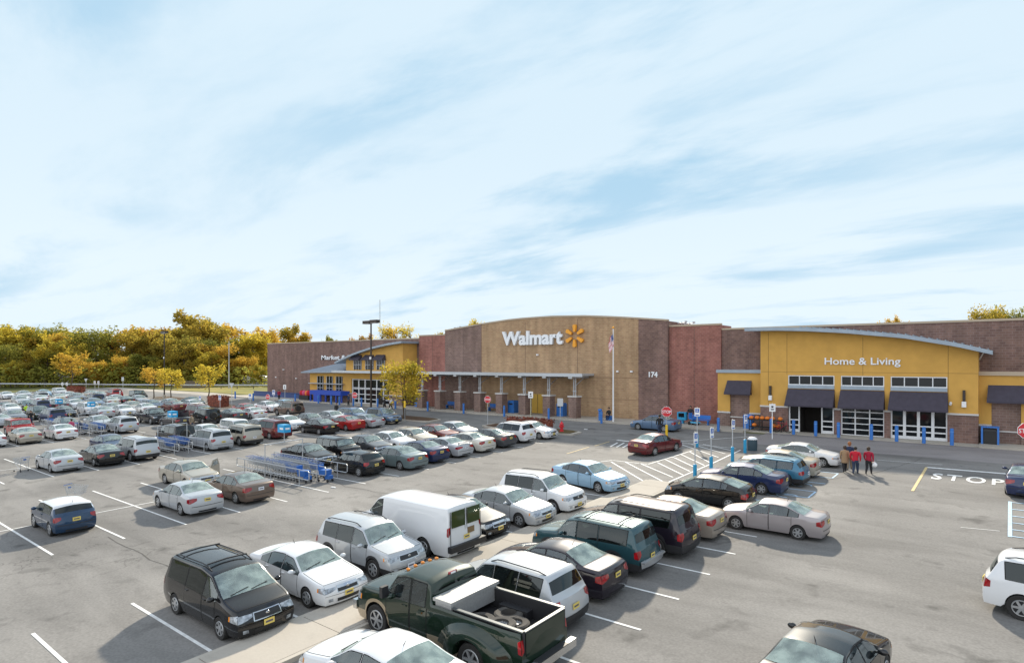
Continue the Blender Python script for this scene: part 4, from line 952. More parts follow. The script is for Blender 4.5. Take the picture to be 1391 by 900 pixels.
# (row, y, kind, colour, facing (L towards -X, R towards +X), optional dict)
CARS = [
 ('A', 9.35, 'minivan', 'black', 'R', dict(L='black minivan with a roof rack, nearest car at the lower left')),
 ('A', 12.0, 'sedan', 'white', 'R', dict(x=-18.45, L='old silver white four door sedan between the black minivan and a silver crossover')),
 ('A', 14.75, 'suv', 'silver', 'R', dict(x=-18.55, clad=None, L='silver crossover with roof rails between a white sedan and the cargo van')),
 ('A', 17.5, 'van', 'white', 'L', dict(x=-19.0, L='white windowless cargo van with its rear doors at the walkway')),
 ('A', 20.0, 'sedan', 'black', 'R', dict(x=-18.9, L='black sedan mostly hidden behind the white cargo van')),
 ('A', 22.6, 'sedan', 'silver', 'R', dict(x=-18.3, L='silver compact sedan between the black sedan and the white off-roader')),
 ('A', 25.2, 'suv', 'white', 'R', dict(x=-18.2, L='white squarish off-roader with roof rails next to the pale blue sedan', clad=1)),
 ('A', 30.3, 'sedan', 'pale blue', 'R', dict(x=-18.5, h=-.18, L='pale blue sedan parked alone at the end of the walkway')),
 ('B', 9.3, 'sedan', 'white', 'L', dict(x=-11.1, L='white sedan cut off by the bottom edge below the green pickup')),
 ('B', 14.75, 'suv', 'silver', 'L', dict(x=-11.7, L='pale silver crossover with roof rails right behind the green pickup')),
 ('B', 17.4, 'sedan', 'dark purple', 'L', dict(x=-11.9, L='dark purple black sedan between the silver crossover and the teal SUV')),
 ('B', 20.0, 'bigsuv', 'teal', 'L', dict(x=-12.0, k=.94, L='dark teal SUV with roof bars and silver rear bumper')),
 ('B', 22.6, 'bigsuv', 'dark purple', 'L', dict(x=-11.7, L='large very dark SUV between the teal SUV and a tan sedan')),
 ('B', 25.2, 'sedan', 'tan', 'L', dict(x=-11.4, L='tan sedan between the large dark SUV and the rosy gold sedan')),
 ('B', 27.6, 'sedan', 'rosy gold', 'L', dict(x=-7.75, k=.93, L='rosy gold sedan standing out into the aisle right of the tan sedan')),
 ('B', 30.5, 'fastback', 'black', 'L', dict(x=-11.6, L='black fastback hatchback with clear tail lamps beside the wheelchair signs')),
 ('B', 34.5, 'sedan', 'dark blue', 'L', dict(x=-11.3, L='very dark blue sedan behind the black fastback')),
 ('B', 37.1, 'wagon', 'bright blue', 'L', dict(x=-10.8, L='bright blue estate car with roof rails and a pink tail lamp')),
 ('B', 39.9, 'sedan', 'gold', 'L', dict(x=-10.9, L='gold sedan hidden behind the bright blue estate car')),
 ('B', 43.9, 'coupe', 'white', 'R', dict(x=-10.4, L='white coupe facing the four walking people', nowing=1)),
 # second double row
 ('Cr', 14.6, 'sedan', 'silver', 'L', {}), ('Cr', 17.35, 'sedan', 'brown', 'L', dict(plate=0)), ('Cr', 25.4, 'hatch', 'black', 'L', {}), ('Cr', 28.3, 'sedan', 'grey green', 'L', dict(x=-32.7)),
 ('Cr', 30.9, 'sedan', 'dark blue', 'L', {}), ('Cr', 33.5, 'coupe', 'silver', 'L', {}), ('Cr', 36.0, 'sedan', 'pearl', 'L', {}), ('Cr', 38.6, 'sedan', 'dark grey', 'L', {}), ('Cr', 41.4, 'suv', 'white', 'L', dict(clad=1)), ('Cr', 44.2, 'sedan', 'white', 'R', dict(x=-32.9)),
 ('Cl', 17.4, 'sedan', 'gold', 'R', dict(x=-39.3, L='gold sedan with its far front door standing open', open=1)), ('Cl', 25.5, 'sedan', 'black', 'R', {}), ('Cl', 28.0, 'xbox', 'black', 'R', {}), ('Cl', 30.7, 'sedan', 'dark grey', 'R', {}),
 ('Cl', 33.1, 'sedan', 'white', 'R', {}), ('Cl', 35.5, 'sedan', 'gold', 'R', {}), ('Cl', 38.1, 'sedan', 'maroon', 'R', {}), ('Cl', 40.6, 'sedan', 'silver', 'R', {}),
 # third
 ('Dr', 14.3, 'sedan', 'silver', 'L', {}), ('Dr', 16.95, 'sedan', 'black', 'L', {}), ('Dr', 19.3, 'boxsuv', 'silver', 'L', {}), ('Dr', 25.0, 'minivan', 'silver', 'L', {}), ('Dr', 27.8, 'boxsuv', 'gold', 'L', {}), ('Dr', 31.4, 'minivan', 'maroon', 'L', dict(x=-54.2)),
 ('Dr', 35.6, 'sedan', 'black', 'L', {}), ('Dr', 38.7, 'sedan', 'red', 'L', {}), ('Dr', 41.2, 'coupe', 'silver', 'L', {}), ('Dr', 44.2, 'suv', 'steel blue', 'R', dict(x=-53.3)),
 ('Dl', 19.4, 'sedan', 'dark blue', 'R', {}), ('Dl', 24.6, 'suvspare', 'black', 'L', {}), ('Dl', 27.4, 'sedan', 'white', 'R', {}), ('Dl', 30.2, 'xbox', 'white', 'R', {}), ('Dl', 32.9, 'sedan', 'silver', 'R', {}), ('Dl', 35.7, 'sedan', 'white', 'R', {}),
 ('Dl', 38.3, 'sedan', 'dark grey', 'R', {}), ('Dl', 41.1, 'sedan', 'silver', 'R', {}), ('Dl', 44.0, 'wagon', 'steel blue', 'R', {}),
 # fourth
 ('Er', 14.3, 'sedan', 'white', 'L', {}), ('Er', 16.9, 'sedan', 'gold', 'L', {}), ('Er', 19.7, 'sedan', 'white', 'L', {}), ('Er', 25.1, 'suv', 'silver', 'L', dict(clad=1)), ('Er', 30.4, 'sedan', 'dark purple', 'L', dict(L='dark plum sedan with its boot lid raised, next to a black SUV', trunk=1)), ('Er', 33.7, 'suvspare', 'black', 'L', {}), ('Er', 36.8, 'sedan', 'dark grey', 'L', {}), ('Er', 39.3, 'coupe', 'white', 'L', {}), ('Er', 43.6, 'suvspare', 'brown', 'L', dict(x=-70.8)),
 ('El', 17.9, 'jeep', 'red', 'R', {}), ('El', 24.9, 'sedan', 'silver', 'R', {}), ('El', 30.4, 'pickup', 'black', 'R', {}), ('El', 35.9, 'minivan', 'maroon', 'R', {}), ('El', 41.3, 'sedan', 'red', 'R', dict(x=-77)), ('El', 44.9, 'sedan', 'white', 'R', {}), ('El', 47.6, 'sedan', 'pale blue', 'R', {}),
 ('El', 21.9, 'hatch', 'dark grey', 'R', {}),
 # fifth
 ('Fr', 24.2, 'minivan', 'dark blue', 'L', {}), ('Fr', 29.5, 'sedan', 'silver', 'L', {}), ('Fr', 32.0, 'sedan', 'white', 'R', {}), ('Fr', 34.6, 'sedan', 'white', 'L', {}), ('Fr', 38.4, 'sedan', 'maroon', 'L', {}), ('Fr', 41.0, 'sedan', 'white', 'R', {}), ('Fr', 19.0, 'sedan', 'silver', 'L', {}),
 ('Fl', 21.7, 'sedan', 'grey', 'R', {}), ('Fl', 27.0, 'sedan', 'black', 'R', {}), ('Fl', 29.9, 'boxsuv', 'white', 'R', {}), ('Fl', 32.6, 'sedan', 'silver', 'R', {}), ('Fl', 35.2, 'sedan', 'gold', 'R', {}), ('Fl', 37.8, 'sedan', 'blue', 'R', {}), ('Fl', 40.4, 'sedan', 'silver', 'R', {}), ('Fl', 43.6, 'sedan', 'teal', 'R', {}), ('Fl', 24.3, 'suv', 'dark green', 'R', {}),
 # sixth
 ('Gr', 24.4, 'sedan', 'white', 'R', {}), ('Gr', 27.8, 'suv', 'dark blue', 'L', {}), ('Gr', 32.1, 'sedan', 'white', 'R', {}), ('Gr', 34.7, 'sedan', 'steel blue', 'R', {}), ('Gr', 36.9, 'sedan', 'pearl', 'L', {}), ('Gr', 41.1, 'sedan', 'silver', 'R', {}), ('Gr', 30.0, 'sedan', 'dark grey', 'L', {}), ('Gr', 38.9, 'sedan', 'black', 'L', {}),
 ('Gl', 24.9, 'sedan', 'maroon', 'R', {}), ('Gl', 27.7, 'sedan', 'teal', 'R', {}), ('Gl', 31.2, 'sedan', 'white', 'R', {}), ('Gl', 33.8, 'sedan', 'blue', 'R', {}), ('Gl', 36.6, 'suvspare', 'dark blue', 'L', {}), ('Gl', 39.7, 'sedan', 'white', 'R', {}), ('Gl', 44.1, 'jeep', 'black', 'R', dict(x=-119.2)),
 # seventh and the last row
 ('Hr', 30.0, 'sedan', 'silver', 'R', {}), ('Hr', 32.6, 'sedan', 'white', 'L', {}), ('Hr', 35.3, 'sedan', 'pearl', 'L', {}), ('Hr', 38.1, 'sedan', 'grey', 'R', {}), ('Hr', 41.5, 'sedan', 'silver', 'L', {}), ('Hr', 44.0, 'suv', 'red', 'L', {}), 
 ('Hl', 31.5, 'sedan', 'white', 'R', {}), ('Hl', 34.2, 'suv', 'silver', 'L', {}), ('Hl', 38.6, 'sedan', 'white', 'R', {}), ('Hl', 42.0, 'sedan', 'gold', 'L', {}),
 ('I', 32.5, 'sedan', 'white', 'R', {}), ('I', 35.2, 'sedan', 'silver', 'R', {}), ('I', 38.4, 'sedan', 'pale blue', 'R', {}), ('I', 41.0, 'xbox', 'white', 'R', {}),
]
KN = {'sedan': 'sedan', 'coupe': 'coupe', 'hatch': 'hatchback', 'mini': 'hatchback', 'fastback': 'hatchback', 'suv': 'crossover', 'bigsuv': 'SUV', 'boxsuv': 'boxy SUV', 'suvspare': 'SUV', 'minivan': 'minivan', 'van': 'van', 'pickup': 'pickup', 'jeep': 'off-roader', 'wagon': 'estate', 'xbox': 'boxy hatchback'}
rows = {}
for c in CARS: rows.setdefault(c[0], []).append(c)
for r in rows.values(): r.sort(key=lambda c: c[1])
used = set()
def car_label(c):
    r = rows[c[0]]; i = r.index(c); me_ = '%s %s' % (c[3], KN[c[2]])
    nb = ['%s %s' % (q[3], KN[q[2]]) for q in ([r[i - 1]] if i else []) + ([r[i + 1]] if i + 1 < len(r) else [])]
    if len(nb) == 2: l = '%s between %s and %s, %s' % (me_, nb[0], nb[1], ORD[c[0]])
    else: l = '%s at the %s end beside %s, %s' % (me_, 'near' if i == 0 else 'store', nb[0], ORD[c[0]])
    if len(l.split()) > 16: l = l.replace(', near side', '').replace(', far side', ' far side')
    if len(l.split()) > 16: l = l.replace(' double row', ' row')
    if len(l.split()) > 16: l = l.replace('boxy hatchback', 'hatchback').replace('boxy SUV', 'SUV')
    return l
CARROOT = {}
for c in CARS:
    row, y, kind, col, f, o = c
    x = o.get('x', ROWX[row]); h = (0 if f == 'R' else PI) + o.get('h', 0)
    if 'h' not in o and row not in 'AB': h += random.uniform(-.02, .02)
    clad = o.get('clad'); clad = paint(col) if clad == 1 else clad
    lab = o.get('L') or car_label(c)
    skip = ('spoiler',) if (o.get('nowing') or col in ('pearl',)) else ()
    root, s = make_car(kind, col, x, y, h, lab, None, clad=clad, plate=o.get('plate', 0 if random.random() < .22 else 1), skip=skip)
    if o.get('k'): root.scale = (o['k'], o['k'], o['k'])
    CARROOT[(row, y)] = (root, s)
    if o.get('open'):
        mb = MB(); u0 = .30; u1 = .51; p = s.pt(u0, s.half(u0), .6); a = R_(58)
        dx, dy = -math.cos(a), math.sin(a); L_ = 1.0
        prof = [(0, .32), (0, .95), (.28, 1.36), (.8, 1.40), (L_, 1.0), (L_, .32)]
        for t0, mi in ((0, 0),):
            vs = [(p[0] + dx * q, p[1] + dy * q, z) for q, z in prof] + [(p[0] + dx * q - dy * .06, p[1] + dy * q + dx * .06 * 0 - .03, z) for q, z in prof]
            n = len(prof); mb.add(vs, [tuple(range(n)), tuple(range(2 * n - 1, n - 1, -1))] + [(i, (i + 1) % n, n + (i + 1) % n, n + i) for i in range(n)])
        g = [(.2, 1.02), (.36, 1.26), (.70, 1.28), (.82, 1.04)]
        mb.add([(p[0] + dx * q + dy * .01, p[1] + dy * q + .012, z) for q, z in g], [(0, 1, 2, 3)], 1); mb.add([(p[0] + dx * q - dy * .075, p[1] + dy * q - .045, z) for q, z in g], [(3, 2, 1, 0)], 1)
        mb.build('open_door', [paint(col), glass_m], root, fixn=True)
    if o.get('trunk'):
        mb = MB(); p = s.pt(.85, 0, s.T(.85)); mb.box((p[0] - .15, 0, p[2] + .38), (.06, 1.3, .75)); mb.build('raised_boot_lid', paint(col), root)
# extra details on individual near cars
def detail_rack(root, s, bars=(.5, .72)):
    for u in bars:
        yc = s.corner(u)[0] * .86; a = s.pt(u, yc, s.ztop(u, yc) + .09); mb = MB(); mb.path([(a[0], -a[1], a[2]), (a[0], 0, a[2] + .03), a], .024, 6)
        mb.build('roof_crossbar', trimk, root)
r_, s_ = CARROOT[('A', 9.35)]; detail_rack(r_, s_, (.47, .84))
r_, s_ = CARROOT[('B', 20.0)]; detail_rack(r_, s_, (.50, .80))
mb = MB(); s_.cap(1, -1.0, 1.0, .42, .66, .10, 10, 2, mb=mb); s_.cap(1, -1.0, 1.0, .66, .665, .05, 10, 1, mb=mb); p = s_.pt(1, 0, .66)
mb.box((p[0] - .03, 0, .62), (.16, 1.7, .06)); mb.build('rear_bumper', alloy, r_)
# white van: rear doors with windows
r_, s_ = CARROOT[('A', 17.5)]; xr = s_.pt(1, 0, 1.4)[0]
for sd in (1, -1):
    mb = MB(); mb.box((xr - .035, sd * .43, 1.58), (.02, .70, .62)); d_ = mb.build('rear_door_window', mat('van rear glass', (.05, .062, .02), .08, spec=.5), r_)
    mb = MB()
    mb.box((xr - .02, sd * .05, 1.15), (.02, .014, 1.5)); mb.box((xr - .02, sd * .84, 1.15), (.02, .014, 1.5)); mb.build('rear_door_seam', seam_m, r_)
mb = MB(); mb.box((xr - .09, 0, .50), (.2, 1.95, .22)); mb.build('rear_bumper', trimk, r_)
mb = MB(); mb.box((xr - .05, -.25, 1.02), (.03, .36, .22)); mb.build('plate_recess', mat('orange grey plate', (.20, .13, .06), .6), r_)
# small blue two door hatchback with white roof standing alone at the left
make_car('mini', 'blue', -31.6 - 11.2 + .0, 7.9, PI, 'x')[0]
hx, hy = G(79, 717)
mini = [o for o in C.objects if o.name.startswith('hatchback') and o.get('label') == 'x'][0]
place(mini, (hx, hy + .2, gz(hx, hy)), PI, True); mini['label'] = 'small dark blue hatchback with white roof parked alone at the left'
# moving cars
def moving(kind, col, a, b, lab, **kw):
    """a, b: ground points of the near rear and near front wheel; sd tells which side they are on"""
    ax, ay = G(*a); bx, by = G(*b); h = math.atan2(by - ay, bx - ax); sd = kw.pop('sd', 1); m = ((ax + bx) / 2, (ay + by) / 2)
    return make_car(kind, col, m[0] - sd * math.sin(h) * -.86 * -1, m[1] + sd * math.cos(h) * -.86 * -1, h, lab, 'cars driving in the lanes', **kw)
make_car('sedan', 'maroon', -20.35, 42.7, R_(80), 'dark red sedan driving towards the store beside the hatched markings', 'cars driving in the lanes')
make_car('sedan', 'steel blue', -25.7, 53.95, PI - .03, 'steel blue sedan in the front lane behind the standing man and stop sign', 'cars driving in the lanes')
make_car('sedan', 'dark blue', .95, 42.0, R_(88), 'dark blue sedan cut off by the right edge beside the blue hatching', 'cars driving in the lanes')
make_car('suv', 'white', 1.75, 23.4, R_(-8), 'white crossover with red tail lamp cut off by the right edge', 'parked cars in the lot')
make_car('sedan', 'black', -3.2, 15.5, R_(84), 'black sedan driving away, cut off by the bottom edge on the right', 'cars driving in the lanes')

# the dark green crew cab pickup with flared rear wings, steel chest and loose tyres
def big_pickup():
    SP['crew'] = dict(L=6.25, W=2.02, H=1.98, T=[(0, 1.08), (.015, 1.2), (.215, 1.30), (.285, 1.88), (.34, 1.97), (.495, 1.95), (.515, 1.42), (.99, 1.40), (1, 1.36)],
      B=[(0, 1.02), (.05, 1.14), (.22, 1.2), (.5, 1.24), (.53, 1.32), (1, 1.30)], k=.17, ws=(.218, .285), rw=(.497, .513), wins=[(.235, .375), (.39, .475)], doors=[(.225, .38), (.385, .49)], axles=(.155, .755), ra=.50, wr=.42,
      tail=(.88, 1.22, .84, .015), head=(.80, 1.0, .62, .03), rail=0, clad=1, bed=(.525, .985))
    root, s = make_car('crew', 'dark green', -11.75, 12.25, PI, 'dark green crew cab pickup with tan sills, steel chest and loose tyres in its bed', None, 'pickup_truck', clad=tan_low, cat='pickup truck')
    for ch in list(root.children):
        if ch.name.startswith('rear_window'): ch.data = ch.data.copy(); ch.data.materials[0] = tint_m
        if ch.name.startswith('cargo_bed'): bpy.data.objects.remove(ch)
        elif ch.name.startswith('grille'): ch.data = ch.data.copy(); ch.data.materials[0] = chrome
    x0, x1 = s.L / 2 - .985 * s.L, s.L / 2 - .525 * s.L; yw = .82
    q = MB(); q.box(((x0 + x1) / 2, 0, .86), (x1 - x0, yw * 2, .05)); q.box((x1 + .02, 0, 1.12), (.05, yw * 2, .5)); q.box((x0 - .0, 0, 1.12), (.06, yw * 2, .52))
    for sd in (1, -1): q.box(((x0 + x1) / 2, sd * yw, 1.12), (x1 - x0 + .06, .05, .54)); q.box((s.L / 2 - .755 * s.L, sd * (yw - .14), 1.0), (.95, .26, .26))
    q.build('cargo_bed', trimk, root)
    q = MB()
    for sd in (1, -1): q.box(((x0 + x1) / 2, sd * (yw + .02), 1.405), (x1 - x0, .09, .03))
    q.box((x0 - .0, 0, 1.40), (.09, yw * 2, .03)); q.build('bed_rail_cap', mat('bed rail', (.13, .14, .14), .4, .3), root)
    ax = s.L / 2 - .755 * s.L
    for sd in (1, -1):   # flared wings
        q = MB(); rows = []
        for i in range(15):
            t = PI * (.0 + i / 14); cx, cz = ax + .64 * math.cos(t) * 1.35, .50 + .60 * math.sin(t) * 1.05; ex, ez = ax + .48 * math.cos(t) * 1.1, .42 + .50 * math.sin(t)
            rows.append([(ax + .85 * math.cos(t) * 1.5, sd * .985, .5 + .74 * math.sin(t)), (cx + .06 * math.cos(t), sd * (1.12 + .0), cz + .03), (cx, sd * 1.19, cz - .04), (ex, sd * 1.21, ez + .02), (ex, sd * 1.15, ez), (ex, sd * .8, ez)])
        q.grid(rows, 0, flip=sd > 0); q.build('flared_wing', paint('dark green'), root, smooth=True, angle=60)
        q = MB(); w_ = wheel_meshes(.42); o = link('wheel', w_[0], root); o.location = (ax, sd * 1.03, .415); o.rotation_euler = (0, 0, PI if sd > 0 else 0); link('rim', w_[1], o)
    q = MB(); q.box((x0 - .19, 0, .56), (.16, 1.95, .20)); q.box((x0 - .19, 0, .665), (.2, 1.2, .02), 0, 1); q.build('rear_bumper', [chrome, trimk], root)
    q = MB(); q.box((s.L / 2 + .0, 0, .60), (.16, 1.9, .26)); q.build('front_bumper', chrome, root)
    q = MB(); q.b2(x0 - .04, x0 - .028, -.80, .80, .82, 1.36); q.build('tailgate', paint('dark green'), root)
    for sd in (-.55, -.28, 0, .28, .55):
        q = MB(); u = .305; q.sphere((s.L / 2 - u * s.L, sd, s.ztop(u, abs(sd)) + .02), .06, sc_=(1.2, .8, .6)); q.build('cab_marker_lamp', amber, root)
    q = MB(); u = .49; q.box((s.L / 2 - u * s.L - .02, 0, 1.91), (.04, .3, .07)); q.box((s.L / 2 - u * s.L - .045, 0, 1.91), (.01, .18, .05), 0, 1); q.build('third_brake_lamp', [lightred, white_m], root)
    for sd in (1, -1):
        q = MB(); q.box((s.L / 2 - .262 * s.L, sd * 1.2, 1.42), (.12, .22, .30)); q.path([(s.L / 2 - .25 * s.L, sd * .96, 1.3), (s.L / 2 - .262 * s.L, sd * 1.15, 1.3)], .02); q.build('towing_mirror', trimk, root)
    # things lying in the bed
    def world(x, y, z): return root.matrix_basis @ Vector((x, y, z))
    def drop(o, x, y, z, rz=0): place(o, world(x, y, z), PI + rz, True)
    q = MB(); q.b2(-.28, .28, -.90, .90, 0, .44); q.b2(-.33, .33, -.95, .95, .44, .52)
    o = q.build('tool_chest_body', mat('checker plate', (.50, .50, .49), .4, .5, var=.1, scale=20)); o.name = 'tool_chest'
    drop(o, x1 - .33, 0, .99 + .06); tag(o, 'long pale steel tool chest lying across the pickup bed', 'tool chest')
    o2 = MB(); o2.b2(-.06, .06, -.315, -.31, .36, .46); lt = o2.build('latch', trimk, o)
    tm = MB(); tm.lathe([(.20, 0), (.22, .02), (.34, .0), (.385, .03), (.40, .1), (.385, .19), (.34, .22), (.22, .20), (.20, .22), (.20, 0)], n=20)
    tme = tm.mesh('tyre', mat('dusty tyre', (.075, .068, .06), .9), smooth=True, fixn=True)
    rm = MB(); rm.lathe([(.205, .18), (.19, .1), (.12, .13), (.10, .15), (.001, .15)], n=18); 
    for i in range(10): a = 2 * PI * i / 10; rm.box((.15 * math.cos(a), .15 * math.sin(a), .155), (.05, .05, .012), a)
    rme = rm.mesh('steel_rim', alloy, fixn=True)
    for i, (x, y, z, lab) in enumerate([(-1.62, -.42, .89, 'bare worn tyre lying in the pickup bed beside the steel chest'), (-2.1, .18, .89, 'loose wheel with slotted silver rim in the middle of the pickup bed'), (-1.25, .38, .89, 'loose wheel in the pickup bed nearest the steel chest and side wall'), (-2.0, .62 - .02, 1.0, 'loose wheel leaning on the near wall of the pickup bed')]):
        o = link('loose_tyre', tme); drop(o, x, [-.35, .0, .35, .42][i], z, i); tag(o, lab, 'tyre', 'loose tyres in the pickup bed')
        if i: link('steel_rim', rme, o)
    return root
big_pickup()
# ------------------------------------------------------------------ trees
def leafmat(name, cols):
    m = bpy.data.materials.new(name); m.use_nodes = True; t = m.node_tree; b = t.nodes['Principled BSDF']
    b.inputs['Roughness'].default_value = .75; b.inputs['Specular IOR Level'].default_value = .2
    b.inputs['Subsurface Weight'].default_value = 0
    tcx = t.nodes.new('ShaderNodeTexCoord'); n1 = t.nodes.new('ShaderNodeTexNoise'); n1.inputs['Scale'].default_value = .45; n1.inputs['Detail'].default_value = 6; n1.inputs['Roughness'].default_value = .75
    t.links.new(tcx.outputs['Object'], n1.inputs['Vector']); rp = t.nodes.new('ShaderNodeValToRGB'); e = rp.color_ramp.elements
    cols = [(min(.8, c[0] * 1.3), c[1] * 1.13, c[2] * 1.1) for c in cols]; n = len(cols)
    for i, c in enumerate(cols):
        p = .30 + .42 * i / (n - 1)
        q = e[0] if i == 0 else (e[1] if i == n - 1 else e.new(p)); q.position = p; q.color = (*c, 1)
    t.links.new(n1.outputs[0], rp.inputs[0]); t.links.new(rp.outputs[0], b.inputs['Base Color'])
    tr = t.nodes.new('ShaderNodeBsdfTranslucent'); t.links.new(rp.outputs[0], tr.inputs[0]); mx = t.nodes.new('ShaderNodeMixShader'); mx.inputs[0].default_value = .62
    t.links.new(b.outputs[0], mx.inputs[1]); t.links.new(tr.outputs[0], mx.inputs[2]); t.links.new(mx.outputs[0], t.nodes['Material Output'].inputs[0]); return m
LEAF = {'lime': leafmat('yellow green leaves', [(.16, .19, .03), (.38, .35, .05), (.55, .45, .06)]),
        'green': leafmat('green leaves', [(.09, .13, .03), (.18, .22, .045), (.33, .33, .06)]),
        'olive': leafmat('olive turning leaves', [(.15, .18, .035), (.34, .31, .05), (.54, .42, .07)]),
        'yellow': leafmat('yellow leaves', [(.28, .28, .035), (.54, .43, .05), (.68, .52, .07)]),
        'orange': leafmat('orange leaves', [(.28, .24, .04), (.56, .34, .05), (.68, .44, .07)]),
        'russet': leafmat('russet leaves mixed', [(.18, .18, .04), (.38, .25, .06), (.52, .30, .08)])}
def tree_meshes(seed, h, w, nleaf, leaf, base=.2, shape='round', stems=1, sparse=1.0):
    rnd = random.Random(seed); tr = MB(); cr = MB()
    tips = []
    for s_ in range(stems):
        ox, oy = (rnd.uniform(-.3, .3) * w * .3, rnd.uniform(-.3, .3) * w * .3) if stems > 1 else (0, 0)
        p = Vector((0, 0, 0)); r = h * .018 + .03; n = 6; pts = [p]
        for i in range(n): p = p + Vector((ox / n + rnd.uniform(-.02, .02) * h, oy / n + rnd.uniform(-.02, .02) * h, h * .82 / n)); pts.append(p)
        for i in range(n): tr.cyl(pts[i], pts[i + 1], r * (1 - i / n * .8), 6, r * (1 - (i + 1) / n * .8), caps=False)
        for i in range(11):
            t = base + (1 - base) * (i + .5) / 11 * .9; k = min(n - 1, int(t / .85 * n)); q = pts[k].lerp(pts[min(n, k + 1)], .5); a = rnd.uniform(0, 2 * PI) + i * 2.4
            env = {'round': math.sin(PI * min(1, (t - base) / (1 - base) * .86 + .14)) ** .6, 'cone': 1.1 - (t - base) / (1 - base), 'vase': .45 + .6 * (t - base) / (1 - base), 'column': .8}[shape]
            ln = w / 2 * env * rnd.uniform(.6, 1.05); e = q + Vector((math.cos(a) * ln, math.sin(a) * ln, h * rnd.uniform(.06, .20))); m_ = q.lerp(e, .5) + Vector((0, 0, .02 * h))
            tr.cyl(q, m_, r * .35, 4, r * .22, caps=False); tr.cyl(m_, e, r * .22, 4, r * .07, caps=False); tips += [(e, w * rnd.uniform(.11, .2)), (m_, w * rnd.uniform(.12, .2))]
            for _ in range(2):
                b = a + rnd.uniform(-1, 1); f = m_ + Vector((math.cos(b), math.sin(b), rnd.uniform(.1, .9))) * ln * .5; tr.cyl(m_, f, r * .12, 3, r * .04, caps=False); tips.append((f, w * rnd.uniform(.08, .16)))
        tips.append((pts[-1] + Vector((0, 0, h * .08)), w * .13))
    tot = sum(r_ ** 1.7 for _, r_ in tips)
    for c, r_ in tips:
        k = int(nleaf * r_ ** 1.7 / tot * sparse * rnd.uniform(.5, 1.4)); fl = rnd.uniform(.85, 1.3)
        for _ in range(k):
            d = Vector((rnd.gauss(0, 1), rnd.gauss(0, 1), rnd.gauss(0, 1))).normalized() * r_ * rnd.random() ** .35 * rnd.uniform(.7, 1.12); d.z *= fl
            q = c + d; u = Vector((rnd.uniform(-1, 1), rnd.uniform(-1, 1), rnd.uniform(-.6, .6))).normalized(); v = u.orthogonal().normalized(); v.rotate(Matrix.Rotation(rnd.uniform(0, 6.28), 3, u)); s_ = leaf * rnd.uniform(.6, 1.35)
            cr.add([q - u * s_, q + v * s_ * .55, q + u * s_, q - v * s_ * .55], [(0, 1, 2, 3)])
    return tr, cr
VAR = {}
def tree(px_dir, x, y, h, var, col, label, group='trees beyond the guard rail', w=None, cat='tree', name='tree'):
    """var: (seed, shape, w/h, leaves, leaf size/h, base, stems)"""
    key = (var, col)
    if key not in VAR:
        if var not in VAR:
            seed, shape, wh, nl, lf, base, stems = var; tr, cr = tree_meshes(seed, 10, 10 * wh, nl, lf * 10, base, shape, stems); VAR[var] = (tr, cr)
        tr, cr = VAR[var]; VAR[key] = (tr.mesh('trunk', bark), cr.mesh('crown', LEAF[col]))
    tm_, cm_ = VAR[key]; root = empty(name, (x, y, gz(x, y)), random.uniform(0, 6.28)); root.scale = (h / 10 * (w or 1), h / 10 * (w or 1), h / 10)
    link('trunk', tm_, root); link('crown', cm_, root); tag(root, label, cat, group); return root
V_ = [(1, 'round', .72, 5200, .022, .12, 1), (2, 'round', .60, 4600, .022, .10, 2), (3, 'column', .42, 3600, .022, .06, 1), (4, 'vase', .66, 4200, .022, .16, 2), (5, 'round', .85, 5600, .021, .08, 2), (6, 'cone', .36, 2600, .020, .05, 1)]
V_SPT = (11, 'vase', .45, 1500, .022, .35, 2)
V_SP = (9, 'vase', .6, 1500, .018, .3, 2)
def ray_at(px, depth):
    xc = (px - 695.5) / 840; return (.782 * xc - .6233) * depth, (.6233 * xc + .782) * depth
def ztop(py, depth): return CAMH + (492 - py) / 840 * depth
PROF = [(-40, 452), (0, 449), (20, 447), (40, 444), (58, 449), (84, 441), (100, 451), (112, 464), (122, 459), (133, 452), (146, 459), (157, 444), (170, 451), (187, 443), (203, 446), (222, 443), (240, 445), (258, 427), (272, 427), (287, 441), (300, 443), (312, 446), (328, 455), (345, 454), (360, 454)]
CS = ['olive', 'lime', 'orange', 'yellow', 'lime', 'orange', 'green', 'orange', 'yellow', 'green', 'yellow', 'orange', 'yellow', 'orange', 'olive', 'green', 'yellow', 'olive', 'orange', 'olive', 'lime', 'orange', 'russet', 'yellow', 'olive']
ADJ = {'lime': 'yellow green', 'green': 'dark green', 'olive': 'green and gold', 'yellow': 'bright yellow', 'orange': 'orange gold', 'russet': 'russet brown'}
rnd = random.Random(5)
tc_n = {}
def tlabel(col, px, dist):
    spot = 'the left picture edge' if px < 30 else 'the second lamp post' if 190 < px < 250 else 'the store corner' if px > 310 else 'the distant water tower' if 85 < px < 150 else 'the black off-roader' if 150 <= px <= 190 else 'the yellow saplings' if 250 <= px <= 310 else 'the yield sign'
    l = '%s tree %s, near %s' % (ADJ[col], dist, spot); return l
for i, px in enumerate([q + rnd.uniform(-4, 4) for q in range(-30, 372, 11)]):
    t = interp(PROF, px) + (6 if i % 3 else -3); dep = 185 + rnd.uniform(-9, 9); x, y = ray_at(px, dep); col = CS[i % len(CS)]; var = V_[[0, 1, 2, 4, 3, 1][i % 6]]
    if 150 < px < 164: var = V_[5]; col = 'green'
    if 240 < px < 282: var = V_[0]; col = 'olive'
    if 178 < px < 215 or px > 330: var = V_[3]
    if i % 5 == 2 and not (178 < px < 290): var = V_SPT
    h = ztop(t + rnd.uniform(-5, 5), dep) - ZB; tree(px, x, y, h * .98, var, col, '%s tree, number %d from the left in the tall back rank' % (ADJ[col], i + 1))
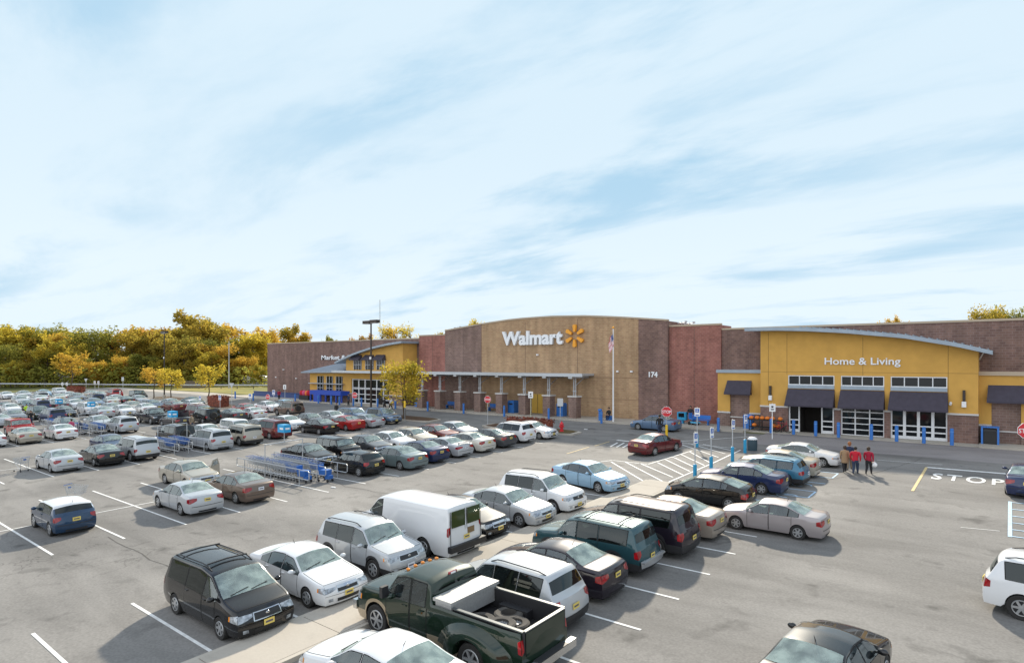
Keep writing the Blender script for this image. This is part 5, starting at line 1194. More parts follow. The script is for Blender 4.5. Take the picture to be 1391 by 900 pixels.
for i, px in enumerate(range(-36, 372, 17)):
    dep = 166 + rnd.uniform(-5, 5); x, y = ray_at(px, dep); col = ['green', 'lime', 'orange', 'olive', 'orange', 'lime', 'yellow', 'green', 'green', 'lime', 'olive', 'green'][(i * 5 + 2) % 12]; t = interp(PROF, px) + rnd.uniform(14, 46)
    if 300 < px < 330: col = 'orange'
    h = ztop(t, dep) - ZB; tree(px, x, y, h, V_[[4, 1, 4, 0][i % 4]], col, '%s tree, number %d from the left in the shorter front rank' % (ADJ[col], i + 1), w=rnd.uniform(.95, 1.3))
# shady undergrowth closing the wood
mb = MB(); rnd = random.Random(3)
for _ in range(15000):
    px = rnd.uniform(-60, 385); dep = rnd.uniform(158, 200); x, y = ray_at(px, dep); z = ZB + rnd.random() ** 1.3 * 5.2; s_ = rnd.uniform(.25, .6)
    u = Vector((rnd.uniform(-1, 1), rnd.uniform(-1, 1), rnd.uniform(-.6, .6))).normalized(); v = u.orthogonal().normalized(); q = Vector((x, y, z)); mb.add([q - u * s_, q + v * s_ * .6, q + u * s_, q - v * s_ * .6], [(0, 1, 2, 3)])
tag(mb.build('undergrowth', LEAF['green']), 'dark green scrub filling the gaps under the autumn trees', 'undergrowth', kind='stuff')
# trees showing over the roof
for px, py, dep, var, col, w, lab in [(392, 442, 215, V_[0], 'olive', .85, 'rounded green gold tree over the left end of the store roof'), (408, 452, 215, V_[1], 'orange', .8, 'orange tree top low over the left end of the store roof'), (447, 456, 230, V_[0], 'green', .5, 'tiny green tree top over the left store wall'), (491, 454, 225, V_[0], 'russet', .7, 'brown green tree top left of the tall lamp post, over the roof'),
    (520, 441, 220, V_SP, 'yellow', .9, 'thin yellow tree just right of the tall lamp post, over the roof'), (537, 443, 220, V_SP, 'orange', .9, 'thin orange tree in the middle of the trio over the roof'), (556, 440, 220, V_SP, 'yellow', .9, 'bright yellow tree on the right of the trio over the roof'), (597, 449, 220, V_[0], 'olive', .55, 'low olive tree top above the red brick bay'), (649, 434, 215, V_[1], 'yellow', .5, 'small yellow tree top above the curved parapet'),
    (1205, 430, 215, V_[0], 'orange', .42, 'orange brown tree top above the right entrance roof'), (1226, 434, 215, V_[1], 'orange', .4, 'smaller orange tree top right of the other one over the right roof'), (1335, 421, 215, V_[4], 'olive', .62, 'wide green gold tree crown over the right end of the roof'), (1362, 422, 217, V_[4], 'green', .55, 'green tree crown at the far right over the roof')]:
    x, y = ray_at(px, dep); h = ztop(py, dep) - ZB; tree(px, x, y, h, var, col, lab, 'trees behind the store', w=w)
# trees in the lot islands
V_Y = (21, 'round', .92, 2600, .028, .30, 2); V_S = (22, 'round', .8, 1300, .03, .38, 1)
ISL = {}
def gtree(px, pyb, pyt, var, col, lab, w=None):
    x, y = G(px, pyb); dep = -.6233 * x + .782 * y; return tree(px, x, y, ztop(pyt, dep) - gz(x, y), var, col, lab, 'young trees in the lot islands', w=w, name='young_tree')
gtree(549, 570, 494, V_Y, 'lime', 'yellow green tree in the island in front of the canopy', .88)
for px, pyb, pyt, col, lab in [(209, 541, 500, 'orange', 'orange sapling on the left of the second lamp post'), (232, 543, 501, 'yellow', 'yellow orange sapling on the right of the second lamp post'), (284, 546, 496, 'yellow', 'yellow sapling beside the russet clipped hedge')]: gtree(px, pyb, pyt, V_S, col, lab, 1.0)
x, y = ray_at(98, 150); tree(98, x, y, 8.5, V_S, 'orange', 'small orange tree in front of the wood behind the guard rail', w=1.1)

# ------------------------------------------------------------------ islands, hedges
def island(pts, lab):
    n = len(pts); cx_, cy_ = sum(p[0] for p in pts) / n, sum(p[1] for p in pts) / n
    q = []
    for i in range(n):      # rounded outline
        a, b, c = Vector(pts[i - 1]), Vector(pts[i]), Vector(pts[(i + 1) % n])
        for t in (.25, .5, .75): p0 = b.lerp(a, .35); p1 = b; p2 = b.lerp(c, .35); q.append(tuple(p0 * (1 - t) ** 2 + p1 * 2 * t * (1 - t) + p2 * t * t))
    mb = MB(); mb.slab(q, lambda x, y: gz(x, y) - .1, lambda x, y: gz(x, y) + .14); struct(mb, 'island_kerb', kerb_m)
    qi = [((x - cx_) * .93 + cx_, (y - cy_) * .90 + cy_) for x, y in q]; mb = MB(); mb.slab(qi, lambda x, y: gz(x, y) + .05, lambda x, y: gz(x, y) + .17); struct(mb, 'island_planting', mulch_m)
island([(-42, 46.9), (-30.0, 46.3), (-30.2, 48.9), (-42, 49.9)], 0)
island([(-61, 47.2), (-48.8, 46.7), (-49.0, 49.6), (-61, 50.2)], 0)
island([(-123, 47.2), (-108, 46.5), (-108, 49.6), (-123, 50.4)], 0)
def hedge(x0, x1, y0, y1, h, lab):
    rnd = random.Random(int(x0 * 7)); mb = MB(); z0 = gz(x0, y0) + .1
    mb.box(((x0 + x1) / 2, (y0 + y1) / 2, z0 + h * .42), (x1 - x0 - .3, y1 - y0 - .3, h * .8))
    for _ in range(int(900 * (x1 - x0) * (y1 - y0) / 6)):
        q = Vector((rnd.uniform(x0, x1), rnd.uniform(y0, y1), z0 + h * rnd.random() ** .5)); s_ = rnd.uniform(.06, .14)
        u = Vector((rnd.uniform(-1, 1), rnd.uniform(-1, 1), rnd.uniform(-1, 1))).normalized(); v = u.orthogonal().normalized(); mb.add([q - u * s_, q + v * s_ * .6, q + u * s_, q - v * s_ * .6], [(0, 1, 2, 3)])
    tag(mb.build('hedge', redshrub), lab, 'hedge')
hx0, hy0 = G(295, 553)
island([(hx0 - 6, hy0 - 1.2), (hx0 + 5, hy0 - 1.4), (hx0 + 5, hy0 + 2.4), (hx0 - 6, hy0 + 3)], 0)
hedge(hx0 - 2.2, hx0 + 2.2, hy0 - .6, hy0 + .9, 1.7, 'russet clipped hedge in the island beside the yellow sapling')
hedge(-38.6, -33.2, 47.2, 48.2, 1.15, 'low russet hedge behind the white crossover near the hydrant')
x, y = G(103, 535); hedge(x - 3, x + 3, y - 1, y + 1, 1.6, 'russet hedge at the far left end of the lot')

# ------------------------------------------------------------------ street furniture
def depth_of(x, y): return -.6233 * x + .782 * y
def lamp_post(x, y, h, lab):
    r = empty('street_lamp', (x, y, gz(x, y))); tag(r, lab, 'street lamp', 'tall lamp posts in the lot')
    mb = MB(); mb.lathe([(.001, 0), (.3, 0), (.3, .7), (.27, .75), (.001, .75)], n=14); mb.build('concrete_base', kerb_m, r)
    mb = MB(); mb.cyl((0, 0, .7), (0, 0, h), .13, 8, .09); mb.build('pole', dark_steel, r)
    mb = MB(); mb.box((0, -.1, h * .62), (.25, .1, .3)); mb.build('pole_notice', white_m, r)
    dx, dy = .9, -.25
    mb = MB(); mb.cyl((-dx, -dy, h - .05), (dx, dy, h - .05), .05, 6); mb.build('cross_arm', dark_steel, r)
    for s_ in (1, -1):
        mb = MB(); mb.box((s_ * 1.05, s_ * -.3, h), (1.25, .55, .36), 0); mb.box((s_ * 1.05, s_ * -.3, h - .2), (.9, .42, .04), 0, 1); mb.build('lamp_head', [dark_steel, white_m], r)
lamp_post(-59.5, 47.5, 11.4, 'tall twin headed lamp post in front of the left entrance')
lamp_post(-117, 47.5, 11.9, 'twin headed lamp post in front of the autumn trees at the left')

def sign_face(kind, r, z, s_=1.0, ry=0):
    yo = -.05
    if kind == 'stop':
        R8 = .38 * s_; mb = MB(); pts = [(R8 * math.cos(PI / 8 + PI / 4 * i), R8 * math.sin(PI / 8 + PI / 4 * i)) for i in range(8)]
        mb.prism([(a * 1.0, z + b) for a, b in pts], yo - .02, yo, 0); mb.prism([(a * .94, z + b * .94) for a, b in pts], yo - .026, yo - .021, 1); pl = mb.build('sign_plate', [white_m, red_m], r, fixn=True)
        me = text_mesh('STOP', .3 * s_, .002, .006); w = max(v.co.x for v in me.vertices); k = .31 * s_ / w
        for v in me.vertices: v.co = (v.co.x * k, yo - .03 - v.co.z, z - .11 * s_ + v.co.y * k * 1.15)
        me.materials.clear(); me.materials.append(white_m); link('sign_lettering', me, pl)
    elif kind == 'hc':
        mb = MB(); mb.b2(-.2, .2, yo - .02, yo, z - .32, z + .32); pl = mb.build('sign_plate', white_m, r); mb = MB(); mb.b2(-.14, .14, yo - .03, yo - .021, z - .02, z + .26); mb.b2(-.14, .14, yo - .03, yo - .021, z - .27, z - .2, 0); pn = mb.build('sign_panel', hc_blue, pl)
        mb = MB(); mb.box((-.01, yo - .035, z + .2), (.05, .006, .05)); mb.box((-.01, yo - .035, z + .13), (.03, .006, .1)); mb.box((.03, yo - .035, z + .08), (.1, .006, .03)); mb.box((-.03, yo - .035, z + .06), (.1, .006, .03)); mb.build('wheelchair_symbol', white_m, pl)
    elif kind == 'yield':
        mb = MB(); mb.prism([(-.42, z + .36), (0, z - .36), (.42, z + .36)], yo - .02, yo); pl = mb.build('sign_plate', [galv], r, fixn=True)
    elif kind == 'info':
        mb = MB(); mb.b2(-.24, .24, yo - .02, yo, z - .32, z + .32); pl = mb.build('sign_plate', white_m, r); mb = MB(); mb.b2(-.12, .12, yo - .03, yo - .021, z - .18, z - .1); mb.b2(-.08, .08, yo - .03, yo - .021, z, z + .15); mb.build('sign_print', black_m, pl)
    elif kind == 'back':
        mb = MB(); mb.b2(-.28, .28, yo - .02, yo, z - .38, z + .38); mb.build('sign_plate', galv, r)
    elif kind == 'yellow':
        mb = MB(); mb.b2(-.11, .11, yo - .02, yo, z - .4, z + .35); mb.build('sign_plate', yellow_m, r)
HCG = 'wheelchair parking signs beside the hatched area'
def sign(kind, px, pyb, pyt, lab, cat='sign', sleeve=None, s_=1.0, group=None, polem=None, xy=None, low=None):
    x, y = xy or G(px, pyb); dep = depth_of(x, y); h = ztop(pyt, dep) - gz(x, y)
    nm = {'stop': 'stop_sign', 'hc': 'parking_sign', 'yield': 'yield_sign', 'info': 'crossing_sign', 'back': 'road_sign', 'yellow': 'yellow_sign'}[kind]
    r = empty(nm, (x, y, gz(x, y)), R_(78) if (kind == 'hc' and group == HCG and s_ < 1) else (R_(25) if kind != 'back' else R_(30))); tag(r, lab, cat, group)
    mb = MB(); mb.cyl((0, 0, 0), (0, 0, h), .035, 6); mb.build('pole', polem or galv, r)
    if sleeve: mb = MB(); mb.cyl((0, 0, 0), (0, 0, .95), .11, 10); mb.sphere((0, 0, .95), .11, sc_=(1, 1, .4)); mb.build('pole_sleeve', sleeve, r)
    sign_face(kind, r, h - (.36 if kind != 'stop' else .40 * s_), s_)
    if low: sign_face(low, r, h - 1.15)
    return r
HCG = 'wheelchair parking signs beside the hatched area'
for px, b, t, lab in [(944, 653, 586, 'wheelchair parking sign on a blue sleeved pole, nearest the camera'), (966, 641, 579.5, 'wheelchair parking sign on a blue sleeved pole, second from the camera'), (995, 626, 569, 'wheelchair parking sign third from the camera, in front of the trash bin'), (1012, 614.7, 562, 'wheelchair parking sign farthest from the camera, beside the pumpkin rack'), (947, 607, 553, 'tallest white and blue wheelchair sign rising behind the nearest pole')]:
    sign('hc', px, b, t, lab, sleeve=teal_m, group=HCG, s_=.9 if px != 947 else 1)
sign('stop', 905.5, 592, 551, 'red stop sign with yellow sleeve beside the dark red moving car', sleeve=yellow_m, s_=1.25)
sign('info', 1049, 596, 547.5, 'white walking sign on a pale pole by the pumpkin rack', polem=white_m)
mb = MB(); mb.cyl((0, 0, 0), (0, 0, .9), .13, 10); mb.sphere((0, 0, .9), .13, sc_=(1, 1, .5)); x, y = G(1050, 626); o = mb.build('yellow_bollard', yellow_m, smooth=True); o.location = (x, y, gz(x, y)); tag(o, 'short yellow bollard behind the white coupe', 'bollard')
sign('stop', 662.5, 577, 537, 'red stop sign at the left end of the hydrant island', s_=1.0)
sign('stop', 482, 566, 532, 'small red stop sign in front of the left entrance doors', s_=1.0)
sign('stop', 1393, 634, 573, 'red stop sign cut off by the right edge', s_=1.3)
sign('stop', 364, 556, 535, 'small stop sign at the far left end of the blue screen', s_=.95)
sign('info', 721, 581, 531, 'white crossing sign standing in front of the ochre service door', polem=mat('pale pole', (.55, .55, .38), .6))
sign('back', 761, 583, 541, 'dark backed road sign beside the red fire hydrant')
sign('yellow', 550, 572, 544, 'narrow yellow sign in front of the yellow tree')
sign('info', 387, 553, 522, 'tall grey sign left of the blue covered pen')
sign('yield', 315, 556, 520, 'grey backed yield sign between hedge and store')
sign('yield', 117, 535, 514, 'white triangular sign beyond the far cars')
for i, px in enumerate((85, 91, 129, 134)): sign('info', px, 534, 519 if px < 100 else 517, ['left one of the two signs by the orange tree', 'right one of the two signs by the orange tree', 'left one of the paired signs past the yield sign', 'right one of the paired signs past the yield sign'][i], group='paired signs by the guard rail')
sign('back', 167, 535, 512, 'lone road sign near the black off-roader')
for px, b, t, lab in [(299, 562, 536, 'wheelchair sign in front of the russet hedge'), (340, 567, 534, 'wheelchair sign right of the red sedan'), (272, 556, 537, 'wheelchair sign beside the teal sedan'), (372, 561, 529, 'wheelchair sign near the far white sedan')]: sign('hc', px, b, t, lab, group='wheelchair parking signs at the far left')
# utility masts
for px, dep, pt_, pb_, lab in [(87, 176, 452, 525, 'grey utility pole standing in the wood'), (311, 150, 463, 530, 'thin tall mast in front of the orange trees')]:
    x, y = ray_at(px, dep); mb = MB(); mb.cyl((0, 0, 0), (0, 0, ztop(pt_, dep) - ZB), .16, 6, .09); mb.box((0, 0, ztop(pt_, dep) - ZB - .8), (1.6, .12, .12)); o = mb.build('utility_pole', steel); o.location = (x, y, ZB); tag(o, lab, 'utility pole')
x, y = ray_at(516, 330); mb = MB(); hh = ztop(407, 330)
for a in range(3): mb.cyl((.5 * math.cos(a * 2.1), .5 * math.sin(a * 2.1), 0), (.2 * math.cos(a * 2.1), .2 * math.sin(a * 2.1), hh), .07, 4)
for k in range(18): mb.cyl((.4, 0, k * hh / 18), (-.3, .3, (k + 1) * hh / 18), .04, 4)
o = mb.build('radio_mast', galv); o.location = (x, y, 0); tag(o, 'faint lattice mast far behind the left entrance', 'mast')
# water tower
x, y = ray_at(114, 900); zt = ztop(456, 900); r = empty('water_tower', (x, y, 0)); tag(r, 'pale blue round water tower far away over the trees', 'water tower')
mb = MB(); mb.sphere((0, 0, zt - 7), 7, 16, 10, (1, 1, .85)); mb.build('tank', mat('tower blue', (.30, .45, .55), .6), r, smooth=True); mb = MB()
for a in range(6): mb.cyl((6 * math.cos(a), 6 * math.sin(a), 0), (5 * math.cos(a), 5 * math.sin(a), zt - 7), .4, 6)
mb.lathe([(7.2, zt - 9), (7.3, zt - 8), (7.2, zt - 7.6)], n=16); mb.build('legs', steel, r)
# pale low buildings glimpsed through the wood
for px, w_, lab in [(85, 9, 'pale low house roof glimpsed through the trees at the left'), (352, 7, 'pale shed glimpsed between trunks left of the store')]:
    x, y = ray_at(px, 172); r = empty('small_house', (x, y, ZB), R_(38)); tag(r, lab, 'house'); hh = ztop(506, 172) - ZB if px < 100 else 2.6
    mb = MB(); mb.b2(-w_ / 2, w_ / 2, -2.5, 2.5, 0, hh - 1.2); mb.build('wall', trim_m, r); mb = MB(); mb.prism([(-w_ / 2 - .4, hh - 1.2), (w_ / 2 + .4, hh - 1.2), (w_ / 2 - 1, hh), (-w_ / 2 + 1, hh)], -2.8, 2.8); mb.build('roof', white_m, r, fixn=True)
# guard rail
gp = [ray_at(-60, 158), ray_at(0, 157), ray_at(60, 155), ray_at(120, 153), ray_at(180, 150), ray_at(240, 148), ray_at(300, 147), ray_at(366, 147)]
r = empty('guard_rail', (0, 0, 0)); tag(r, 'long galvanised guard rail along the foot of the wood', 'guard rail'); mb = MB()
for a, b in zip(gp, gp[1:]):
    for dz, dd in ((.50, 0), (.58, .05), (.66, 0), (.74, .05), (.82, 0)):
        pass
    va, vb = Vector((*a, 0)), Vector((*b, 0)); n = Vector((vb.y - va.y, va.x - vb.x, 0)).normalized(); prof = [(.5, 0), (.58, .07), (.66, 0), (.74, .07), (.84, 0)]
    mb.grid([[tuple(p + n * o_ + Vector((0, 0, ZB + z + .2))) for z, o_ in prof] for p in (va, vb)])
mb.build('rail_beam', galv, r)
k = 0
for a, b in zip(gp, gp[1:]):
    va, vb = Vector((*a, 0)), Vector((*b, 0)); m_ = int((vb - va).length / 3.8)
    for i in range(m_):
        p = va.lerp(vb, i / m_); k += 1
        if k > 90: break
        mb = MB(); mb.box((p.x - .1, p.y + .1, ZB + .45), (.15, .15, .95)); mb.build('post', wood_m, r)
# wooden fence behind the grass
x, y = ray_at(262, 152); mb = MB()
for i in range(26): mb.box((i * .3 - 4, 0, .9), (.27, .04, 1.7 + .1 * (i % 2)))
mb.box((0, .05, .5), (8, .05, .1)); mb.box((0, .05, 1.3), (8, .05, .1)); o = mb.build('wooden_fence', wood_m); o.location = (x, y, ZB); o.rotation_euler = (0, 0, R_(38)); tag(o, 'short dark board fence behind the grass verge', 'fence')

# bollards along the kerb
BG = 'blue bollards along the store front'
mb = MB(); mb.cyl((0, 0, 0), (0, 0, 1.22), .125, 12, caps=False); mb.sphere((0, 0, 1.22), .125, 12, 4, (1, 1, .35)); bme = mb.mesh('bollard', blue_m, smooth=True)
mb = MB(); mb.lathe([(.13, .98), (.132, 1.04)], n=12); ring = mb.mesh('reflective_band', mat('band', (.10, .28, .62), .3))
bl = [(401, 540), (432.5, 547), (450, 548.5), (461, 549), (480, 550), (491, 551), (513, 553.5), (537, 555.5), (581, 558.5), (629.8, 562), (684.9, 565.5), (745.3, 570), (817, 575), (975.8, 585), (1047.5, 590), (1078, 592), (1108, 594), (1139, 597), (1183.6, 599.5), (1218, 602), (1255, 604), (1293, 607)]
where = ['far left beside the grey sign', 'left side of the blue covered pen', 'middle of the blue covered pen', 'right side of the blue covered pen', 'left of the small stop sign at the entrance', 'right of the small stop sign at the entrance', 'before the left entrance doorway', 'left under the yellow tree', 'right of the yellow tree', 'before the third brick pier', 'before the fifth brick pier', 'before the ochre service door', 'beside the flagpole', 'left of the small awning on the right wing', 'behind the white walking sign', 'left edge of the open doorway', 'before the open doorway', 'between doorway and middle window', 'before the right part of the middle window', 'before the left leaf of the right doors', 'before the middle of the right doors', 'on the right end of the row']
for i, ((px, py), wh) in enumerate(zip(bl, where)):
    Yb = 55.75 if i < 13 else (55.8 if i < 14 else 56.6)
    xc = (px - 695.5) / 840; dX = .782 * xc - .6233; dY = .6233 * xc + .782; X = Yb / dY * dX
    o = link('bollard', bme); o.location = (X, Yb, gz(X, Yb) + (.1 if Yb > 56.1 else 0)); link('reflective_band', ring, o); tag(o, 'blue bollard %s' % wh, 'bollard', BG)
for px, py, lab in ((319.5, 541, 'blue marker post left of the yield sign stem'), (344, 544, 'blue marker post by the red sedan')):
    x, y = G(px, py); o = link('bollard', bme); o.location = (x, y, gz(x, y)); link('reflective_band', ring, o); tag(o, lab, 'bollard', BG)

# bins, benches
def bin_(X, Y, lab, col=blue_m, w=.62, h=1.2, z=None):
    r = empty('litter_bin', (X, Y, ZB + .15)); tag(r, lab, 'litter bin')
    mb = MB(); mb.box((0, 0, h * .42), (w, w, h * .84)); mb.build('bin_body', col, r); mb = MB(); mb.box((0, 0, h * .92), (w * 1.08, w * 1.08, h * .16), taper=.8); mb.box((0, -w * .45, h * .72), (w * .6, .1, h * .12), 0, 1); mb.build('bin_lid', [col, black_m], r)
def xonY(px, Y): xc = (px - 695.5) / 840; return Y / (.6233 * xc + .782) * (.782 * xc - .6233)
bin_(xonY(697, 59.2), 59.2, 'large blue bin between canopy piers left of the ochre door', w=.95, h=1.5); bin_(xonY(763, 58.9), 58.9, 'large blue bin right of the ochre service door', w=.85, h=1.5)
bin_(xonY(567.5, 59.2), 59.2, 'blue bin behind the yellow tree'); bin_(xonY(1017, 58.8), 58.8, 'blue bin left of the pumpkin rack', w=.75, h=1.3)
bin_(xonY(1345, 59.0), 59.0, 'black bin in a blue frame by the right wing', black_m, .8, 1.15)
mb = MB()
for a in (-.48, .48): mb.box((a, 0, .62), (.12, .9, 1.25))
mb.box((0, 0, 1.27), (1.1, .9, .08)); o = mb.build('bin_surround', blue_m); o.location = (xonY(1345, 59.0), 59.0, ZB + .15); tag(o, 'blue frame standing round the black bin', 'bin frame')
def bench(X, Y, lab, rz=0):
    r = empty('bench', (X, Y, ZB + .15), rz); tag(r, lab, 'bench')
    mb = MB(); mb.box((0, 0, .45), (1.8, .45, .06)); mb.build('seat', blue_m, r); mb = MB(); mb.box((0, .24, .72), (1.8, .05, .4)); mb.build('backrest', blue_m, r)
    for s_ in (-.75, .75): mb = MB(); mb.box((s_, 0, .22), (.08, .42, .44)); mb.build('leg', blue_m, r)
bench(xonY(613, 59.4), 59.4, 'blue bench between canopy piers, left one'); bench(xonY(671, 59.5), 59.5, 'blue bench behind the stop sign under the canopy'); bench(xonY(952, 59.3), 59.3, 'blue bench beside the standing man on the red brick bay')
# kids ride / machines
r = empty('newspaper_box', (xonY(927, 59.4), 59.4, ZB + .15)); tag(r, 'teal newspaper box against the red brick bay', 'newspaper box'); mb = MB(); mb.box((0, 0, .75), (.9, .55, .8)); mb.box((0, 0, .2), (.3, .3, .4)); mb.build('box', teal_m, r); mb = MB(); mb.box((0, -.285, .85), (.6, .01, .4)); mb.build('window', dark_glass, r)
r = empty('mobility_scooter', (xonY(943, 58.6), 58.6, ZB + .15), R_(-20)); tag(r, 'pale blue mobility scooter in front of the standing man', 'mobility scooter')
mb = MB(); mb.box((0, 0, .25), (1.1, .5, .14)); mb.cyl((.45, 0, .3), (.38, 0, 1.05), .04); mb.box((.36, 0, 1.05), (.08, .5, .06)); mb.build('frame', mat('ride blue', (.10, .40, .62), .4), r); mb = MB(); mb.box((-.25, 0, .6), (.45, .45, .1)); mb.box((-.47, 0, .88), (.08, .45, .55)); mb.build('seat', blue_m, r)
for a, b in ((-.4, -.25), (-.4, .25), (.42, 0)): mb = MB(); mb.lathe([(.001, -.05), (.17, -.05), (.17, .05), (.001, .05)], (a, b, .17), 12, 'y'); mb.build('wheel', rubber, r)
# pumpkins on racks
pm = MB(); pm.sphere((0, 0, .17), .21, 12, 8, (1, 1, .8)); pme = pm.mesh('pumpkin', orange_m, smooth=True)
x0 = xonY(1024, 58.0)
r = empty('display_rack', (x0 + 1.1, 58.0, ZB + .12)); tag(r, 'black two tier rack holding pumpkins beside the right entrance', 'rack')
mb = MB()
for q in (-1.4, -.47, .47, 1.4):
    for p_ in (-.35, .35): mb.box((q, p_, .5), (.06, .06, 1.0))
for z in (.3, .95): mb.box((0, 0, z), (2.85, .75, .06))
mb.build('rack_frame', black_m, r)
for i, (a, z) in enumerate([(-1.25, .98), (-.75, .98), (-.3, .98), (.15, .98), (.6, .98), (.75, .33), (1.1, .33), (-1.0, .33), (1.25, .98)]):
    for d_ in (-.2,): o = link('pumpkin', pme); o.location = (x0 + 1.1 + a, 58.0 + d_, ZB + .12 + z); tag(o, 'orange pumpkin on the %s shelf of the black rack' % ('top' if z > .5 else 'lower'), 'pumpkin', 'pumpkins on the top shelf' if z > .5 else 'pumpkins on the lower shelf')
# fire hydrant
x, y = G(763, 588); r = empty('fire_hydrant', (x, y, gz(x, y) + .15)); tag(r, 'red fire hydrant on the island tip', 'fire hydrant')
mb = MB(); mb.lathe([(.001, 0), (.2, 0), (.2, .06), (.15, .08), (.15, .62), (.19, .64), (.19, .70), (.13, .82), (.05, .88), (.05, .95), (.001, .95)], n=14); mb.build('barrel', red_m, r, smooth=True)
for a, b in (((-.24, 0, .5), (.24, 0, .5)), ((0, -.25, .45), (0, 0, .45))): mb = MB(); mb.cyl(a, b, .075, 10); mb.build('outlet', red_m, r)
# flagpole and flag
X = xonY(833, 56.6); dep = depth_of(X, 56.6); h = ztop(446, dep) - ZB - .15; r = empty('flagpole', (X, 56.6, ZB + .15)); tag(r, 'tall white flagpole with a gold ball, in front of the tan wall', 'flagpole')
mb = MB(); mb.cyl((0, 0, 0), (0, 0, h), .09, 10, .05); mb.build('pole', white_m, r); mb = MB(); mb.sphere((0, 0, h + .1), .13); mb.build('ball', spark_m, r, smooth=True)
W_, H_ = 1.5, 2.2     # hanging limp
fl = MB(); nx, nz = 26, 30
def fp(u, v): return (-.02 - .62 * u * (1 - .25 * v) * .9 + .9 * v * (.15 if u > 0 else 0) + .1, -.1 + .16 * math.sin(u * 9 + v * 3) * u, h - .55 - 1.15 * v - 1.25 * u * (.35 + .65 * u) * .75)
rows_ = [[fp(i / nx, j / nz) for i in range(nx + 1)] for j in range(nz + 1)]
vs = [p for r_i in rows_ for p in r_i]; fs = []; mi = []
for j in range(nz):
    for i in range(nx):
        a = j * (nx + 1) + i; fs.append((a, a + 1, a + nx + 2, a + nx + 1)); canton = i < nx * .42 and j < nz * 7 / 13; st = int(j / nz * 13) % 2
        mi.append(2 if canton and not ((i % 3 == 1) and (j % 3 == 1)) else (1 if canton else (0 if st == 0 else 1)))
fl.v = vs; fl.f = fs; fl.m = mi; o = fl.build('flag', [mat('flag red', (.50, .03, .06), .8), white_m, mat('flag blue', (.02, .035, .18), .8)], None, smooth=True)
o.location = (X - .05, 56.6, ZB + .15); tag(o, 'limp striped flag with a starred blue corner on the white pole', 'flag')

